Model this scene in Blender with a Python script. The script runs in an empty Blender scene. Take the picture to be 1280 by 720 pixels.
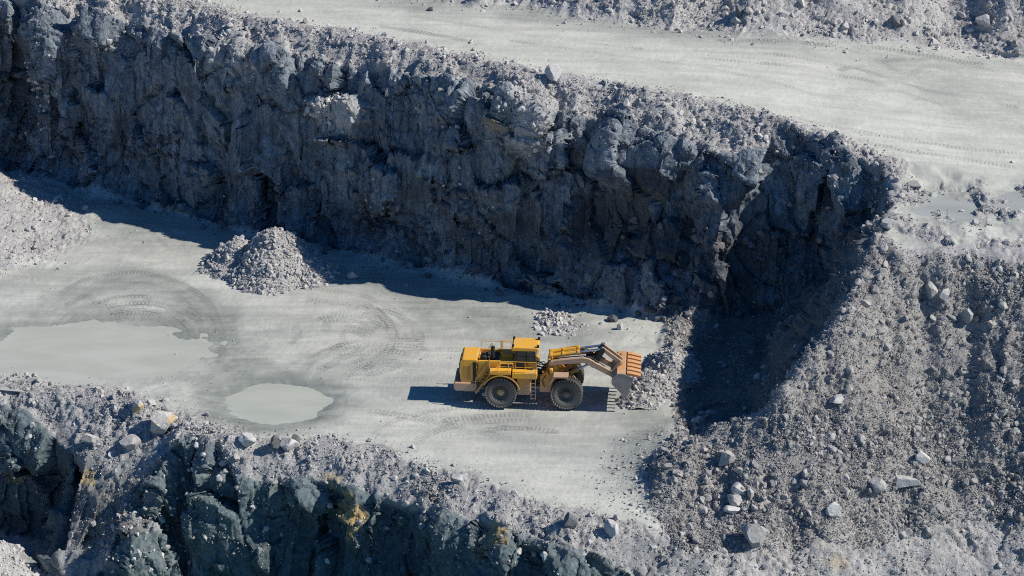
import bpy, bmesh, math, random
import numpy as np
from mathutils import Vector, Matrix
from mathutils.geometry import delaunay_2d_cdt

R = math.radians
rng = np.random.default_rng(11)
random.seed(5)
F32 = np.float32
SC = bpy.context.scene
COL = SC.collection

# ------------------------------------------------------------------ camera
F = 640.0 / math.tan(R(12.0))          # focal length in photo pixels (1280 wide)
P0 = R(22.4)
CAM = np.array([0.0, -190.9, 89.0])
UP = np.array([0.0, math.sin(P0), math.cos(P0)])
FW = np.array([0.0, math.cos(P0), -math.sin(P0)])
cd = bpy.data.cameras.new('camera')
cam = bpy.data.objects.new('camera', cd)
COL.objects.link(cam)
cam.location = CAM
cam.rotation_euler = (math.pi / 2 - P0, 0, 0)
cd.sensor_width = 36.0
cd.lens = 18.0 / math.tan(R(12.0))
cd.clip_start = 1.0
cd.clip_end = 3000.0
SC.camera = cam


def w(X, Y, z=0.0):
    """survey helper: ground point at height z seen at photo pixel X, Y"""
    d = np.array([X - 640.0, 0, 0]) + (360.0 - Y) * UP + F * FW
    t = (z - CAM[2]) / d[2]
    p = CAM + t * d
    return np.array([p[0], p[1], z])


def to_px(P):
    v = np.asarray(P, dtype=np.float64) - CAM
    dz = v @ FW
    return 640 + F * v[..., 0] / dz, 360 - F * (v @ UP) / dz, dz


# ------------------------------------------------------------------ noise
_PT = np.random.default_rng(3).permutation(256).astype(np.int32)
_PT = np.concatenate([_PT, _PT])
_g = np.random.default_rng(4).normal(size=(256, 3))
_G = (_g / np.linalg.norm(_g, axis=1)[:, None]).astype(F32)


def perlin(x, y, z, seed=0):
    x = np.asarray(x, F32) + F32(seed * 17.31 + 1000); y = np.asarray(y, F32) + F32(seed * 7.77 + 1000)
    z = np.asarray(z, F32) + F32(seed * 3.13 + 1000)
    xi = np.floor(x); yi = np.floor(y); zi = np.floor(z)
    fx = x - xi; fy = y - yi; fz = z - zi
    xi = xi.astype(np.int32) & 255; yi = yi.astype(np.int32) & 255; zi = zi.astype(np.int32) & 255
    u = fx * fx * fx * (fx * (fx * 6 - 15) + 10)
    v = fy * fy * fy * (fy * (fy * 6 - 15) + 10)
    t = fz * fz * fz * (fz * (fz * 6 - 15) + 10)
    out = 0
    for i in (0, 1):
        a = _PT[(xi + i) & 255]
        wx = u if i else 1 - u
        for j in (0, 1):
            b = _PT[(a + yi + j) & 255]
            wy = wx * (v if j else 1 - v)
            for k in (0, 1):
                g = _G[_PT[(b + zi + k) & 255]]
                out = out + wy * (t if k else 1 - t) * (g[..., 0] * (fx - i) + g[..., 1] * (fy - j) + g[..., 2] * (fz - k))
    return out * F32(1.6)


def fbm(x, y, z, octs=4, seed=0, gain=0.5, ridge=False):
    o = 0; a = 1.0; f = 1.0
    for i in range(octs):
        n = perlin(x * f, y * f, z * f, seed + i)
        if ridge:
            n = 1 - 2 * np.abs(n)
        o = o + a * n
        a *= gain; f *= 2.03
    return o


def _hash(a, b, c, s):
    h = (a * 73856093) ^ (b * 19349663) ^ (c * 83492791) ^ (s * 2654435761 & 0x7fffffff)
    h = h & 0x7fffffff
    h = ((h >> 13) ^ h) * 1274126177 & 0x7fffffff
    return (((h >> 11) ^ h) & 0xffff).astype(F32) / F32(65536)


def worley(x, y, z, seed=0):
    """F1, F2 and a random value of the nearest cell"""
    x = np.asarray(x, F32); y = np.asarray(y, F32); z = np.asarray(z, F32)
    xi = np.floor(x).astype(np.int64); yi = np.floor(y).astype(np.int64); zi = np.floor(z).astype(np.int64)
    f1 = np.full(x.shape, 9, F32); f2 = f1.copy(); cid = np.zeros(x.shape, F32)
    for i in (-1, 0, 1):
        for j in (-1, 0, 1):
            for k in (-1, 0, 1):
                a = xi + i; b = yi + j; c = zi + k
                h = _hash(a, b, c, seed + 1)
                h2 = (h * 131.7) % 1; h3 = (h * 977.3) % 1
                d = (a + h - x) ** 2 + (b + h2 - y) ** 2 + (c + h3 - z) ** 2
                d = d.astype(F32)
                near = d < f1
                f2 = np.where(near, f1, np.minimum(f2, d))
                cid = np.where(near, (h * 37.9) % 1, cid)
                f1 = np.where(near, d, f1)
    return np.sqrt(f1), np.sqrt(f2), cid.astype(F32)


def facets(x, y, z, seed=0, tilt=1.0):
    """broken rock: every cell is a flat, randomly tilted and offset face; also returns the crack distance"""
    x = np.asarray(x, F32); y = np.asarray(y, F32); z = np.asarray(z, F32)
    xi = np.floor(x).astype(np.int64); yi = np.floor(y).astype(np.int64); zi = np.floor(z).astype(np.int64)
    f1 = np.full(x.shape, 9, F32); f2 = f1.copy(); val = np.zeros(x.shape, F32)
    for i in (-1, 0, 1):
        for j in (-1, 0, 1):
            for k in (-1, 0, 1):
                a = xi + i; b = yi + j; c = zi + k
                h = _hash(a, b, c, seed + 1)
                h2 = (h * 131.7) % 1; h3 = (h * 977.3) % 1
                dx, dy, dz_ = x - a - h, y - b - h2, z - c - h3
                d = (dx * dx + dy * dy + dz_ * dz_).astype(F32)
                v = ((h * 37.9) % 1 - .5) + tilt * (((h * 71.3) % 1 - .5) * dx + ((h * 53.1) % 1 - .5) * dy + ((h * 211.7) % 1 - .5) * dz_)
                near = d < f1
                f2 = np.where(near, f1, np.minimum(f2, d))
                val = np.where(near, v, val).astype(F32)
                f1 = np.where(near, d, f1)
    return val, np.sqrt(f2) - np.sqrt(f1)


def sstep(a, b, x):
    t = np.clip((x - a) / (b - a), 0, 1)
    return t * t * (3 - 2 * t)


def inpoly(x, y, poly):
    ins = np.zeros(np.shape(x), bool)
    n = len(poly)
    for i in range(n):
        x1, y1 = poly[i][:2]; x2, y2 = poly[(i + 1) % n][:2]
        if y1 == y2:
            continue
        c = ((y1 > y) != (y2 > y)) & (x < (x2 - x1) * (y - y1) / (y2 - y1) + x1)
        ins ^= c
    return ins


def dist_line(x, y, pts, arc=False):
    best = np.full(np.shape(x), 1e9, F32); s = np.zeros(np.shape(x), F32); L = 0.0
    for (a, b) in zip(pts[:-1], pts[1:]):
        dx, dy = b[0] - a[0], b[1] - a[1]
        l2 = dx * dx + dy * dy + 1e-9
        t = np.clip(((x - a[0]) * dx + (y - a[1]) * dy) / l2, 0, 1)
        d = (x - a[0] - t * dx) ** 2 + (y - a[1] - t * dy) ** 2
        m = d < best
        best = np.where(m, d, best)
        if arc:
            s = np.where(m, L + t * math.sqrt(l2), s)
        L += math.sqrt(l2)
    best = np.sqrt(best)
    return (best, s) if arc else best


# ------------------------------------------------------------------ survey lines (pixel X, pixel Y, height)
RIM_U = [(-620, -120, 22), (-300, -62, 21.6), (0, -27, 21.2), (100, -17, 21.1), (215, -2, 21.0), (300, 21, 20.9), (430, 41, 20.7), (555, 65, 20.4),
         (690, 97, 20.0), (850, 119, 19.3), (960, 146, 18.4), (1060, 180, 17.1), (1096, 206, 16.4), (1116, 239, 15.6)]
TOE_U = [(-620, 128, 3.2), (-300, 168, 2.2), (0, 217, .8), (100, 238, 0.5), (200, 262, 0.4), (300, 283, .3), (430, 310, .2), (560, 339, .1),
         (690, 368, .1), (760, 383, .2), (830, 393, .4), (900, 395, .8), (960, 387, 1.3), (1030, 350, 4.2), (1074, 316, 8.6)]
RIDGE = [(1116, 239, 15.6), (1100, 294, 14.3), (1074, 346, 12.4), (1036, 402, 10.0), (972, 480, 6.4), (905, 526, 3.2), (846, 545, 0.6)]
BENCH_E = [(1100, 294, 14.3), (1150, 318, 13.7), (1220, 318, 13.9), (1290, 328, 13.7), (1500, 350, 13.6), (1950, 380, 13.6)]
SLOPE_TOE = [(846, 545, 0.6), (806, 590, -.4), (815, 640, -1.0), (850, 684, -2.2)]
RIM_L = [(-620, 410, .8), (-300, 440, .6), (0, 464, .5), (60, 479, .5), (150, 494, .6), (215, 517, .4), (260, 536, .2), (330, 553, 0), (400, 557, -.1),
         (480, 571, -.2), (560, 597, -.4), (640, 626, -.6), (720, 649, -.8), (800, 664, -1.2), (850, 684, -2.2), (930, 692, -3),
         (1050, 690, -4), (1130, 676, -4.4), (1200, 655, -4), (1290, 648, -3.6), (1500, 650, -3.5), (1950, 660, -3.5)]
BERM = [(-620, -200, 22.5), (0, -110, 21.6), (380, -45, 21.0), (520, 0, 20.6), (640, 8, 20.2), (760, 28, 19.7), (870, 38, 19.5), (1000, 46, 19.0), (1130, 54, 18.2),
        (1220, 66, 17.1), (1290, 76, 16.7), (1500, 104, 16.2), (1950, 150, 16.0)]
W = lambda L: [w(*p) for p in L]
rim_u, toe_u, ridge, bench_e, slope_toe, rim_l, berm = map(W, (RIM_U, TOE_U, RIDGE, BENCH_E, SLOPE_TOE, RIM_L, BERM))
NU = np.array([-0.486, -0.874, 0]); NL = np.array([-0.42, -0.907, 0])


def off(L, n, o, dz=None, z=None):
    return [np.array([p[0] + n[0] * o, p[1] + n[1] * o, (z if z is not None else p[2] + dz)]) for p in L]




def run_to(p, n, L):
    best = 99.0
    for a, c in zip(L[:-1], L[1:]):
        ex, ey = c[0] - a[0], c[1] - a[1]
        det = n[0] * -ey + ex * n[1]
        if abs(det) < 1e-9:
            continue
        t = ((a[0] - p[0]) * -ey + ex * (a[1] - p[1])) / det
        u = (n[0] * (a[1] - p[1]) - n[1] * (a[0] - p[0])) / det
        if t > 0 and -.01 <= u <= 1.01:
            best = min(best, t)
    return best


crest_u = []
for p in rim_u[:-2]:
    r_ = run_to(p, NU, toe_u); o_ = min(4.4, .72 * r_) if r_ < 90 else 3.0
    crest_u.append(np.array([p[0] + NU[0] * o_, p[1] + NU[1] * o_, p[2] - .8 * o_]))
toe_ub = off(toe_u[:-4], NU, -.3, dz=1.0)
crest_l = []
for p, q in zip(RIM_L, rim_l):
    X = p[0]
    o, dz = 4.2, -3.0
    if 120 < X < 300:
        o, dz = 6.5, -5.3
    if X > 840:
        o, dz = 4.5, -3.2
    crest_l.append(np.array([q[0] + NL[0] * o, q[1] + NL[1] * o, q[2] + dz]))
toe_l = []
for p, q in zip(RIM_L, rim_l):
    o = 4.7
    if 120 < p[0] < 260:
        o = 13.5
    if p[0] > 840:
        o = 11.0
    toe_l.append(np.array([q[0] + NL[0] * o, q[1] + NL[1] * o, -13.2]))
far_l = off(toe_l, NL, 30, z=-13.8)
berm_up = [np.array([p[0] + 1.5, p[1] + 9, p[2] + 6.5]) for p in berm]
berm_2 = [np.array([p[0] + 2, p[1] + 18, p[2] + 8.0]) for p in berm]
berm_3 = [np.array([p[0] + 4, p[1] + 24, p[2] + 22.0]) for p in berm]
berm_4 = [np.array([p[0] + 4, p[1] + 130, p[2] + 24.0]) for p in berm]

verts2, zs, edges = [], [], []


def addline(L, close=False):
    s = len(verts2)
    for p in L:
        verts2.append((float(p[0]), float(p[1]))); zs.append(float(p[2]))
    for i in range(len(L) - 1):
        edges.append((s + i, s + i + 1))


for L in (rim_u, crest_u, toe_ub, toe_u, ridge, bench_e[1:], slope_toe[1:-1], rim_l, crest_l, toe_l, far_l, berm, berm_up, berm_2, berm_3, berm_4):
    addline(L)
# isolated spot heights
for (X, Y, z) in [(0, 345, .3), (100, 300, .5), (190, 262, .7), (260, 275, .6), (300, 420, 0), (600, 440, 0), (700, 425, 0), (760, 560, -.3), (640, 590, -.4),
                  (400, 530, -.1), (790, 620, -.8), (500, 400, 0), (560, 360, 0.1), (120, 420, 0), (-100, 400, .1), (780, 470, 0), (800, 430, .3), (840, 450, .1),
                  (0, 205, 3.4), (-100, 190, 5.5), (-300, 190, 8), (60, 224, 1.9), (-60, 262, 3.6), (-300, 290, 5), (20, 262, 2.4), (60, 290, 1.1), (-300, 380, 1.0),
                  (862, 500, 0), (872, 470, 0), (900, 440, .1), (940, 415, .3),
                  (30, 690, -9.6), (-40, 655, -8), (-120, 640, -6), (10, 720, -11.2), (-160, 720, -8),
                  (1185, 255, 14.9), (1280, 250, 15.2), (1250, 300, 14.5), (1150, 290, 14.3), (1400, 280, 15)]:
    p = w(X, Y, z)
    verts2.append((p[0], p[1])); zs.append(z)
for p in ridge[:-2]:
    verts2.append((p[0] - p[2] / 1.7, p[1] + .25 * p[2])); zs.append(.15 + .03 * p[2])
for (x, y, z) in [(-150, -130, -14), (150, -130, -8), (-150, 330, 45), (150, 330, 42), (-150, 0, 6), (150, 0, 14), (150, -40, -3)]:
    verts2.append((x, y)); zs.append(z)
res = delaunay_2d_cdt([Vector(v) for v in verts2], edges, [], 0, 1e-4)
tv = np.array([(v[0], v[1]) for v in res[0]])
tz = np.zeros(len(tv))
for i, o in enumerate(res[3]):
    if len(o):
        tz[i] = np.mean([zs[k] for k in o])
    else:
        d = [(tv[i][0] - a[0]) ** 2 + (tv[i][1] - a[1]) ** 2 for a in verts2]
        tz[i] = zs[int(np.argmin(d))]
GX0, GX1, GY0, GY1, GS = -92.0, 92.0, -75.0, 175.0, 0.25
gnx, gny = int((GX1 - GX0) / GS) + 1, int((GY1 - GY0) / GS) + 1
HG = np.full((gnx, gny), np.nan)
for t in res[2]:
    a, b, c = tv[t[0]], tv[t[1]], tv[t[2]]
    x0 = max(0, int((min(a[0], b[0], c[0]) - GX0) / GS)); x1 = min(gnx - 1, int((max(a[0], b[0], c[0]) - GX0) / GS) + 1)
    y0 = max(0, int((min(a[1], b[1], c[1]) - GY0) / GS)); y1 = min(gny - 1, int((max(a[1], b[1], c[1]) - GY0) / GS) + 1)
    if x0 > x1 or y0 > y1:
        continue
    xx = GX0 + GS * np.arange(x0, x1 + 1)[:, None]; yy = GY0 + GS * np.arange(y0, y1 + 1)[None, :]
    den = (b[1] - c[1]) * (a[0] - c[0]) + (c[0] - b[0]) * (a[1] - c[1])
    if abs(den) < 1e-9:
        continue
    l0 = ((b[1] - c[1]) * (xx - c[0]) + (c[0] - b[0]) * (yy - c[1])) / den
    l1 = ((c[1] - a[1]) * (xx - c[0]) + (a[0] - c[0]) * (yy - c[1])) / den
    l2 = 1 - l0 - l1
    m = (l0 >= -1e-6) & (l1 >= -1e-6) & (l2 >= -1e-6)
    sub = HG[x0:x1 + 1, y0:y1 + 1]
    sub[m] = (l0 * tz[t[0]] + l1 * tz[t[1]] + l2 * tz[t[2]])[m]
HG[np.isnan(HG)] = 0


def blur(A, r, n=2):
    for _ in range(n):
        for ax in (0, 1):
            P = np.pad(A, [(r + 1, r) if k == ax else (0, 0) for k in (0, 1)], mode='edge')
            cs = np.cumsum(P, axis=ax)
            A = (np.take(cs, range(2 * r + 1, cs.shape[ax]), axis=ax) - np.take(cs, range(0, cs.shape[ax] - 2 * r - 1), axis=ax)) / (2 * r + 1)
    return A


HG = blur(HG, 2, 2)
HGs = blur(HG, 3, 2)


def sample(G, x, y):
    fx = np.clip((x - GX0) / GS, 0, gnx - 1.001); fy = np.clip((y - GY0) / GS, 0, gny - 1.001)
    i = fx.astype(np.int32); j = fy.astype(np.int32); fx = fx - i; fy = fy - j
    return (G[i, j] * (1 - fx) * (1 - fy) + G[i + 1, j] * fx * (1 - fy) + G[i, j + 1] * (1 - fx) * fy + G[i + 1, j + 1] * fx * fy)


def height(x, y):
    """base height, the survey surface wobbled sideways so that rims and faces get spurs and gullies"""
    z0 = 0 * x
    # wobble fades on the flat floor
    al = x * .9 - y * .43; ac = x * .43 + y * .9
    wx = 1.3 * perlin(x / 10.5, y / 10.5, z0, 21) + .12 * perlin(x / 1.5, y / 1.5, z0, 24)
    wy = 1.4 * perlin(x / 9.5, y / 9.5, z0, 31) + .12 * perlin(x / 1.5, y / 1.5, z0, 33)
    # sharp buttresses with hollows between them
    rg = 1.25 * (.42 - np.abs(perlin(al / 6.0, ac / 22.0, z0, 27))) * 1.6 + .5 * (.4 - np.abs(perlin(al / 2.4, ac / 9.0, z0, 28))) * 1.5 + .22 * (.4 - np.abs(perlin(al / 1.0, ac / 4.0, z0, 29))) * 1.5
    rg = rg * np.clip((40 - x) / 12, .25, 1)
    wx = wx + .43 * rg; wy = wy + .9 * rg
    return sample(HG, x + wx, y + wy)


# ------------------------------------------------------------------ terrain sheet, columns resampled along their own profile
xs = np.concatenate([np.arange(-86, -58, .45), np.arange(-58, 58, .1), np.arange(58, 86.1, .45)]).astype(F32)
yd = np.arange(-64, 150, 0.12).astype(F32)
NR = 960
Hc = np.zeros((len(xs), len(yd)), F32)
for c0 in range(0, len(xs), 400):
    xx, yy = np.meshgrid(xs[c0:c0 + 400], yd, indexing='ij')
    Hc[c0:c0 + 400] = height(xx, yy)
dz = np.diff(Hc, axis=1)
ds = np.abs(dz * .92 + .12 * .42) + .22 * np.sqrt(dz * dz + .0144)
ymid = (yd[1:] + yd[:-1]) / 2
wt = np.where((ymid > -38) & (ymid < 88), 1.0, 0.2)
ds = ds * wt[None, :]
# smooth sampling density between neighbouring columns
k = 9
Pd = np.pad(ds, ((k, k), (0, 0)), mode='edge'); cs = np.cumsum(Pd, axis=0)
ds = (cs[2 * k:] - np.concatenate([np.zeros((1, ds.shape[1])), cs[:-2 * k - 1]], 0)) / (2 * k + 1)
S = np.concatenate([np.zeros((len(xs), 1)), np.cumsum(ds, axis=1)], axis=1)
Yv = np.zeros((len(xs), NR), F32)
for i in range(len(xs)):
    Yv[i] = np.interp(np.linspace(0, S[i, -1], NR), S[i], yd)
Xv = np.repeat(xs[:, None], NR, 1).astype(F32)
Zv = height(Xv, Yv).astype(F32)
NC = len(xs)


def grid_normals(X, Y, Z):
    ax, ay, az = np.gradient(X, axis=0), np.gradient(Y, axis=0), np.gradient(Z, axis=0)
    bx, by, bz = np.gradient(X, axis=1), np.gradient(Y, axis=1), np.gradient(Z, axis=1)
    n = np.stack([ay * bz - az * by, az * bx - ax * bz, ax * by - ay * bx], -1)
    l = np.linalg.norm(n, axis=-1) + 1e-9
    return n / l[..., None], l


def slope_of(G, x, y, e=.4):
    gx = (sample(G, x + e, y) - sample(G, x - e, y)) / (2 * e); gy = (sample(G, x, y + e) - sample(G, x, y - e)) / (2 * e)
    return np.sqrt(gx * gx + gy * gy), gx, gy


N0, _ = grid_normals(Xv, Yv, Zv)
sl, gx, gy = slope_of(HGs, Xv, Yv)
nz_loc = np.clip(N0[..., 2], 0.02, 1)
steep = np.sqrt(1 - nz_loc ** 2) / nz_loc
m_face = sstep(1.05, 1.9, .6 * np.minimum(sl, 4) + .4 * np.minimum(steep, 4))           # rock faces
m_slope = sstep(.22, .5, np.maximum(sl, .6 * np.minimum(steep, 3)))  # anything that is not floor

fxp = lambda L, x: np.interp(x, *zip(*sorted((float(p[0]), float(p[1])) for p in L)))
yRU, yTU, yRL, yB = fxp(rim_u, Xv), fxp(toe_u, Xv), fxp(rim_l, Xv), fxp(berm, Xv)
slope_poly = ridge + [w(1104, 292, 14.1)] + bench_e[1:] + [w(1950, 660, -3.5)] + list(reversed(rim_l[14:-1])) + list(reversed(slope_toe[1:-1])) + []
slope_poly = [ridge[0], ridge[1]] + bench_e[1:] + list(reversed(rim_l[14:])) + [slope_toe[2], slope_toe[1], slope_toe[0]] + [toe_u[10], toe_u[11], toe_u[12], toe_u[13], toe_u[14]]
m_right = inpoly(Xv, Yv, slope_poly)
pile_left = [w(*p) for p in [(-620, 130, 4), (-300, 160, 3), (0, 203, 2), (62, 224, 1), (108, 262, .5), (112, 292, .5), (62, 325, .3), (0, 350, .3), (-300, 385, .5), (-620, 390, .5)]]
m_pile = inpoly(Xv, Yv, pile_left)
rough_poly = [w(*p) for p in [(1085, 195, 16), (1160, 232, 15.3), (1290, 232, 15.3), (1500, 240, 15.4), (1950, 260, 15.4), (1950, 400, 13.5), (1290, 345, 13.6), (1190, 330, 13.6), (1090, 300, 14)]]
m_rough = inpoly(Xv, Yv, rough_poly)
dRU, dRL, dB = dist_line(Xv, Yv, rim_u), dist_line(Xv, Yv, rim_l), dist_line(Xv, Yv, berm)
up_region = (Yv > yRU) & (Yv < yB) & ~m_right
berm_region = Yv >= yB
low_region = Yv < yRL
floor_region = (Yv <= yTU) & (Yv >= yRL) & ~m_right & ~m_pile

# ---- rubble mask (0..1)
nz1 = perlin(Xv / 3.1, Yv / 3.1, Zv / 3.1, 41); nz2 = fbm(Xv / 1.1, Yv / 1.1, Zv / 1.1, 3, 45)


def soft(poly, ins, wd_, amp):
    d = dist_line(Xv, Yv, list(poly) + [poly[0]])
    return sstep(-wd_, wd_, np.where(ins, d, -d) + amp * (nz1 + .5 * nz2)).astype(F32)


s_right = soft(slope_poly, m_right, 1.1, 1.0); s_pile = soft(pile_left, m_pile, 2.2, 1.8); s_rough = soft(rough_poly, m_rough, 1.5, 1.2)
rub = np.zeros_like(Zv)
rub = np.maximum(rub, s_right * 1.0)
rub = np.maximum(rub, s_pile * (0.85))
rub = np.maximum(rub, s_rough * sstep(-.25, .35, nz1 + .35 * nz2))
rub = np.maximum(rub, sstep(-1.2, 1.6, Yv - yB + 1.5 * nz1))
rub = np.maximum(rub, sstep(1.6, .4, dRU + 1.2 * nz1) * ~m_rough)
rub = np.maximum(rub, sstep(1.9, .5, dRL + 1.4 * nz1) * (Xv < 14))
rub = np.maximum(rub, sstep(.35, .6, sl) * (1 - m_face) * ~floor_region)
rub = np.maximum(rub, m_face * .25)
rub = rub.astype(F32)
dust = np.clip((1 - rub) * (1 - m_slope * .9), 0, 1).astype(F32)

# ---- displacement
D = np.zeros_like(Zv)
# rubble slopes and crests
lump = fbm(Xv / 4.2, Yv / 4.2, Zv / 4.2, 5, 51)
idx = np.where(rub.ravel() > .05)[0]
fx_, fy_, fz_ = Xv.ravel()[idx], Yv.ravel()[idx], Zv.ravel()[idx]
wr = np.zeros(Zv.size, F32)
v_, e_ = facets(fx_ / .5, fy_ / .5, fz_ / .5, 3, 1.6); wr[idx] = v_ * .17
v_, e_ = facets(fx_ / 1.5, fy_ / 1.5, fz_ / 1.5, 8, 1.5); wr[idx] += v_ * .30
wr = wr.reshape(Zv.shape)
D += rub * (lump * .30 + wr * sstep(-.5, .3, nz1 + .2))
# gullies running down the right hand slope
gul = perlin(Xv / 2.2, Yv / 9.0, Zv * 0, 57) * .8 + perlin(Xv / 1.1, Yv / 6.0, Zv * 0, 58) * .35
D += s_right * gul * .5
for (X, Y, rx, ry, a_) in [(1185, 2, 34, 16, -3.2), (1250, 8, 30, 24, 1.6), (1010, -6, 50, 10, 1.5), (1130, 10, 30, 14, .8)]:
    c_ = w(X, Y, 20); mx = rx / 11.5; my = ry / 3.6
    Dz0 = np.exp(-(((Xv - c_[0]) / mx) ** 2 + ((Yv - c_[1]) / my) ** 2)) * a_
    D += Dz0 * berm_region
# big mounds on the back embankment
D += berm_region * sstep(0, 6, Yv - yB) * (fbm(Xv / 7, Yv / 7, Zv / 7, 3, 62) * 1.7)
# rock faces: large bulges, blocks with offsets, vertical ribs, fine grain
idx = np.where(m_face.ravel() > .02)[0]
fx_, fy_, fz_ = Xv.ravel()[idx], Yv.ravel()[idx], Zv.ravel()[idx]
along = fx_ * .874 - fy_ * .486; acr = fx_ * .486 + fy_ * .874
wob = perlin(fx_ / 4, fy_ / 4, fz_ / 4, 71) * 1.2
al2 = along + wob + .28 * fz_
big = fbm(along / 8.0, acr / 8.0, fz_ / 12.0, 2, 72)
v_, e_ = facets(al2 / 3.4, acr / 3.4, fz_ / 6.0 + wob * .15, 13, 1.5)
blk = v_ * 1.7 - np.exp(-(e_ / .035) ** 2) * .30
v_, e_ = facets(al2 / 1.15 + 7, acr / 1.15, fz_ / 1.9, 17, 1.5)
blk2 = v_ * .32
v_, e_ = facets(al2 / .42 + 3, acr / .42, fz_ / .5, 19, 1.5)
blk3 = v_ * .08
rib = perlin(al2 / .9, acr / .9, fz_ / 8.0, 75) * .22 + perlin(al2 / 2.6, acr / 2.6, fz_ / 14.0, 76) * .55
rid = fbm(fx_ / 1.2, fy_ / 1.2, fz_ / 1.2, 4, 78) * .10
crack = 0
blk2 = blk2 + blk3
fd = np.zeros(Zv.size, F32); fd[idx] = (big * .5 + rib * -.5) + blk * np.where(fz_ < 0, 1.25, 1.0) + crack + blk2 + rib + rid
D += m_face * fd.reshape(Zv.shape)
# spurs that stand proud of the faces
PXs, PYs, _ = to_px(np.stack([Xv, Yv, Zv], -1).reshape(-1, 3)); PXs = PXs.reshape(Zv.shape); PYs = PYs.reshape(Zv.shape)
for (X, Y, rx, ry, a_) in [(658, 150, 36, 52, 2.8), (424, 146, 34, 34, 2.6), (275, 70, 34, 60, 2.0), (60, 50, 40, 60, 1.8), (545, 110, 30, 40, 1.6), (800, 190, 60, 60, 1.8), (900, 200, 50, 60, 1.5),
                           (1040, 240, 40, 60, 1.4), (130, 30, 22, 30, 1.5), (350, 90, 16, 40, 1.3),
                           (20, 560, 26, 40, 1.5), (360, 610, 40, 40, 1.3), (440, 640, 26, 40, 2.2), (545, 640, 24, 40, 2.0), (620, 670, 20, 40, 1.8), (700, 690, 22, 40, 2.2), (720, 640, 30, 30, 1.0), (290, 590, 30, 50, 1.2),
                           (180, 690, 44, 40, 2.6), (225, 620, 50, 60, 1.6), (870, 720, 60, 30, 1.6)]:
    q = ((PXs - X) / rx) ** 2 + ((PYs - Y) / ry) ** 2
    q = q + .55 * nz1 + .25 * nz2
    D += a_ * (.75 if Y < 400 else .3) * sstep(1.35, .45, q) * np.maximum(m_face, m_slope * .5) * (np.abs(Yv - yB) > 1) * (Zv < 20.5)
for (X, Y, rx, ry, a_) in [(20, 100, 24, 80, -3.0), (148, 190, 10, 40, -1.0), (790, 280, 70, 45, -1.5), (462, 270, 20, 25, -1.2), (1010, 290, 22, 60, -1.2), (90, 620, 60, 50, -1.6), (490, 650, 18, 60, -1.2), (330, 640, 30, 40, -1.2), (660, 690, 14, 40, -1), (590, 690, 30, 50, -1.0), (400, 690, 30, 50, -1.0)]:
    q = ((PXs - X) / rx) ** 2 + ((PYs - Y) / ry) ** 2
    D += a_ * np.exp(-q * 1.2) * m_face
Dz = np.zeros_like(Zv)
# flat ground: gentle undulation and wheel ruts
Dz += dust * (.07 * fbm(Xv / 6, Yv / 3.5, Zv * 0, 4, 81) + .018 * fbm(Xv / .5, Yv / .5, Zv * 0, 2, 85))
Dz += m_rough * (.22 * fbm(Xv / 3.2, Yv / 2.2, Zv * 0, 4, 88))

# puddles
PUD = []


def hollow(X, Y, z, rx, ry, depth, seed):
    global Dz
    c = w(X, Y, z)
    a = np.arctan2((Yv - c[1]) / ry, (Xv - c[0]) / rx)
    q = np.sqrt(((Xv - c[0]) / rx) ** 2 + ((Yv - c[1]) / ry) ** 2)
    q = q + .16 * perlin(Xv / (rx * .55), Yv / (ry * .55), Xv * 0, seed) + .07 * perlin(Xv / .9, Yv / .9, Xv * 0, seed + 1)
    Dz = Dz - depth * sstep(1.35, .5, q)
    return c, q


cA, qA = hollow(345, 502, 0, 4.9, 4.5, .34, 101)
cB, qB = hollow(108, 440, .05, 12.8, 7.0, .22, 104)
cC, qC = hollow(1183, 254, 15, 3.2, 3.4, .4, 107)
cD, qD = hollow(1270, 250, 15.2, 2.2, 2.4, .3, 109)
# wide flat levels inside hollows: ground is pulled to a common level there
for (q, lev, out) in ((qA, -.03, 1.6), (qB, .02, 1.3), (qC, 14.9, 1.5), (qD, 15.15, 1.5)):
    m = sstep(out + .5, out - .4, q)
    Zv = (Zv * (1 - m) + lev * m).astype(F32)

# ---- wheel tracks on the floor
trk = np.zeros_like(Zv); trs = np.zeros_like(Zv); lite = np.zeros_like(Zv)
TR = [  # pixel polylines, half width m, strength
    ([(72, 372), (105, 352), (170, 342), (225, 352), (262, 380), (278, 420), (275, 450)], .42, .9),
    ([(85, 382), (120, 364), (172, 356), (215, 366), (244, 390), (254, 415)], .42, .7),
    ([(95, 395), (130, 377), (172, 370), (205, 380), (226, 400)], .42, .7),
    ([(110, 405), (140, 391), (175, 386), (200, 396)], .40, .5),
    ([(385, 362), (440, 366), (490, 384), (514, 412), (508, 440), (470, 462), (400, 474)], .42, .5),
    ([(385, 376), (430, 380), (470, 394), (492, 416), (486, 436), (455, 452), (400, 460)], .42, .5),
    ([(380, 390), (425, 393), (455, 404), (470, 420), (460, 436), (420, 446)], .42, .4),
    ([(-80, 440), (0, 443), (60, 450), (110, 470), (150, 492)], .45, .6),
    ([(-80, 452), (0, 455), (50, 462), (95, 480)], .45, .5),
    ([(270, 452), (300, 470), (400, 505), (520, 520), (640, 545)], .5, .5),
    ([(285, 462), (240, 480), (200, 500)], .5, .5),
    ([(395, 340), (460, 352), (540, 382), (600, 410)], .4, .4),
    ([(150, 262), (175, 285), (215, 318)], .35, .4), ([(170, 262), (200, 285), (230, 310)], .35, .4),
    ([(330, 470), (380, 462), (450, 452), (560, 436)], .4, .35), ([(330, 482), (400, 470), (560, 446)], .4, .3),
]
_tr = random.Random(9)
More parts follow.
